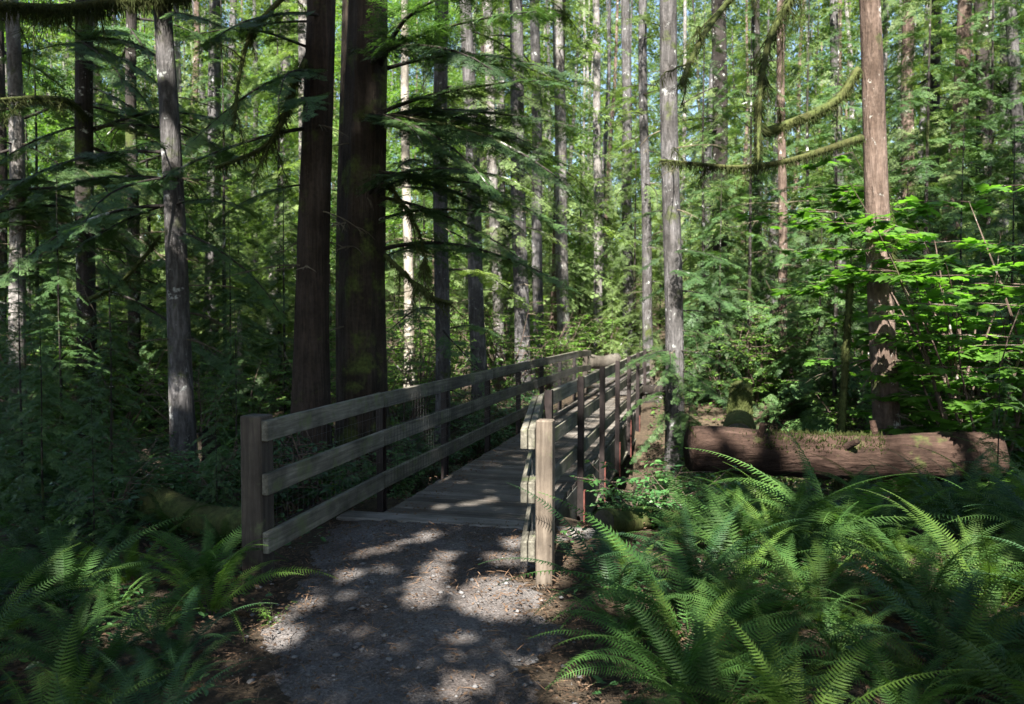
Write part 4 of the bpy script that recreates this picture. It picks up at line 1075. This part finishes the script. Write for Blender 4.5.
def px_xy(px, d): return (px - 512) / F_PX * d, d
for px, d, s, l in ((985, 9.3, 1.4, 'tall bright green vine maple right of the sunlit brown trunk'), (1050, 9.2, 1.5, 'bright vine maple spreading in from the right edge'),
                    (960, 10.9, 1.35, 'smaller bright vine maple close behind the sunlit brown trunk'), (1010, 11.0, 1.6, 'bright vine maple farthest back on the right')):
    shrub(VINE, *px_xy(px, d), s, l, None, 'vine_maple', 'maple')
for px, d, s, l in ((640, 7.6, 1.0, 'leafy shrub at the ravine edge below the right railing'), (690, 7.3, .9, 'leafy shrub before the left end of the fallen log'), (655, 8.8, 1.1, 'shrub between the right railing and the fallen log'),
                    (270, 4.35, .13, 'tiny bright plant at the left edge of the gravel trail')):
    shrub(SALAL if d > 5 else HUCK, *px_xy(px, d), s, l, None)
def shrub_field(src, n, boxf, sc, label, group):
    c = 0
    while c < n:
        x, y = boxf()
        if not off_path(x, y): continue
        if 8.3 < y < 10.7 and 120 < 512 + 800 * x / y < 330: continue
        shrub(src, x, y, rs.uniform(*sc), label, group); c += 1
shrub_field(HUCK, 26, lambda: px_xy(rs.uniform(700, 1040), rs.uniform(9.3, 14)), (.6, 1.1), 'light green shrub in the thicket behind the fallen log', 'shrubs behind the fallen log')
shrub_field(SALAL, 24, lambda: px_xy(rs.uniform(-40, 420), rs.uniform(6.5, 11)), (.7, 1.2), 'dark leafy shrub in the shade behind the left bank', 'shrubs on the left bank')
shrub_field(HUCK, 44, lambda: px_xy(rs.uniform(0, 470), rs.uniform(12, 30)), (.9, 1.8), 'sunlit green shrub among the left trunks', 'shrubs among the left trunks')
shrub_field(HUCK, 50, lambda: px_xy(rs.uniform(400, 680), rs.uniform(16, 40)), (.9, 1.7), 'bright green shrub in the sunny clearing beyond the bridge', 'shrubs in the sunny clearing')
shrub_field(SALAL, 22, lambda: px_xy(rs.uniform(380, 560), rs.uniform(10, 17)), (.8, 1.3), 'leafy shrub seen through the left railing', 'shrubs behind the left railing')
shrub_field(HUCK, 40, lambda: px_xy(rs.uniform(660, 1060), rs.uniform(14, 32)), (.9, 1.8), 'green shrub deep in the right hand wood', 'shrubs deep in the right wood')
shrub_field(SALAL, 16, lambda: px_xy(rs.uniform(628, 720), rs.uniform(9, 16)), (.7, 1.2), 'dark leafy shrub in the ravine right of the bridge', 'shrubs in the ravine')
shrub_field(SALAL, 14, lambda: px_xy(rs.uniform(640, 1000), rs.uniform(6.3, 7.4)), (.35, .6), 'low leafy shrub between the ferns and the fallen log', 'shrubs before the fallen log')

# ------------------------------------------------------------------ ground cover, litter, gravel
rg = np.random.default_rng(9)
def ground_scatter(n, xr, yr, size, tmpl, mat, name, tilt=.3, ok=None, dz=.0, label=None):
    x, y = rg.uniform(*xr, n), rg.uniform(*yr, n) if not callable(yr) else yr(n)
    k = np.abs(x) < .8 * np.maximum(y, 1) + 2
    if ok is not None: k &= ok(x, y)
    x, y = x[k], y[k]; m = len(x)
    P = np.stack([x, y, H(x, y) + dz + rg.uniform(0, 1, m) ** 2 * size[1] * .8], 1)
    a = rg.uniform(0, 6.28, m); D = np.stack([np.cos(a), np.sin(a), rg.normal(0, tilt, m)], 1)
    up = np.tile([0, 0, 1.0], (m, 1)) + rg.normal(0, tilt, (m, 3))
    g = Geo(); scatter(g, tmpl, basis(D, up) * rg.uniform(*size, m)[:, None, None], P)
    return tag(g.obj(name, M[mat]), label, 'ground cover', kind='stuff')
def free(x, y): 
    cx = np.interp(y, [a for a, b in _c], [b for a, b in _c]); n = x * NV[0] + y * NV[1]; t = x * U[0] + y * U[1]
    return np.where(y < 6.6, np.abs(x - cx) > 1.0 + .15 * np.sin(y * 5), np.abs(n + 2.05) > .95)
ov = leaf_shape('ovate')
lf = (np.array([[0, 0, 0], [.45, .26, .05], [1, 0, 0], [.45, -.26, .05]]), np.array([[0, 3, 2, 1]]))
ground_scatter(44000, (-9, 10), (2.6, 19), (.03, .075), ov, 'shrub', 'ground_cover', .3, free, .04, 'low green leaves carpeting the forest floor')
ground_scatter(22000, (-14, 18), (15, 40), (.06, .15), ov, 'broad', 'ground_cover', .35, free, .08, 'sunlit low plants beyond the bridge')
ground_scatter(16000, (-6, 6.5), (2.4, 12), (.02, .06), lf, 'litter', 'leaf_litter', .35, free, .015, 'brown fallen leaves between the ferns')
edge = lambda x, y: ~free(x, y) & (y < 6.5) & (rg.random(len(x)) < .25 + 1.2 * np.clip(np.abs(x - np.interp(y, [a for a, b in _c], [b for a, b in _c])) - .35, 0, 1))
ground_scatter(16000, (-2.4, 1.2), (2.6, 6.5), (.012, .035), lf, 'litter', 'leaf_litter', .3, edge, .032, 'small brown leaves and needles on the gravel trail')
dl = lambda x, y: (np.abs(x * NV[0] + y * NV[1] + 2.62) < .22) & (x * U[0] + y * U[1] > 6.3) & (x * U[0] + y * U[1] < 12)
tw_ = (np.array([[0, 0, 0], [.5, .03, .02], [1, 0, 0], [.5, -.03, .02]]), np.array([[0, 3, 2, 1]]))
ground_scatter(2600, (-2.4, 1.2), (2.6, 6.4), (.03, .12), tw_, 'litter', 'twig_litter', .12, lambda x, y: ~free(x, y) & (y < 6.3), .032, 'small broken twigs lying on the gravel trail')
x0, y0 = rg.uniform(-3, 2, 14000), rg.uniform(6, 13, 14000); k = dl(x0, y0) & (rg.random(14000) < .75); x0, y0 = x0[k], y0[k]; m = len(x0)
a = rg.uniform(0, 6.28, m); g = Geo()
scatter(g, lf, basis(np.stack([np.cos(a), np.sin(a), rg.normal(0, .2, m)], 1), np.tile([0, 0, 1.0], (m, 1)) + rg.normal(0, .25, (m, 3))) * rg.uniform(.015, .045, m)[:, None, None], np.stack([x0, y0, rg.uniform(.006, .03, m)], 1))
tag(g.obj('leaf_litter', M['litter']), 'brown litter gathered along the left edge of the deck', 'leaf litter', kind='stuff')
# stones
ic = np.array([[0, 0, 1], [1, 0, 0], [0, 1, 0], [-1, 0, 0], [0, -1, 0], [0, 0, -1], [.7, .7, .25], [-.7, .7, .2], [-.7, -.7, .3], [.7, -.7, .2]], float)
icf = np.array([[0, 1, 6], [0, 6, 2], [0, 2, 7], [0, 7, 3], [0, 3, 8], [0, 8, 4], [0, 4, 9], [0, 9, 1], [5, 6, 1], [5, 2, 6], [5, 7, 2], [5, 3, 7], [5, 8, 3], [5, 4, 8], [5, 9, 4], [5, 1, 9]])
m = 2200; y = 2.6 + 3.6 * rg.random(m); x = np.interp(y, [a for a, b in _c], [b for a, b in _c]) + rg.normal(0, .5, m)
sz = .003 + .018 * rg.random(m) ** 10; a = rg.uniform(0, 6.28, m)
Mx = np.zeros((m, 3, 3)); Mx[:, 0, 0] = np.cos(a); Mx[:, 0, 1] = -np.sin(a); Mx[:, 1, 0] = np.sin(a); Mx[:, 1, 1] = np.cos(a); Mx[:, 2, 2] = .55
Mx *= sz[:, None, None]; Mx[:, :, 0] *= rg.uniform(.8, 1.7, m)[:, None]
g = Geo(); scatter(g, (ic, icf), Mx, np.stack([x, y, H(x, y) + .024 + sz * .2], 1))
tag(g.obj('gravel', M['stone'], smooth=True), 'loose grey stones scattered on the trail', 'gravel', kind='stuff')
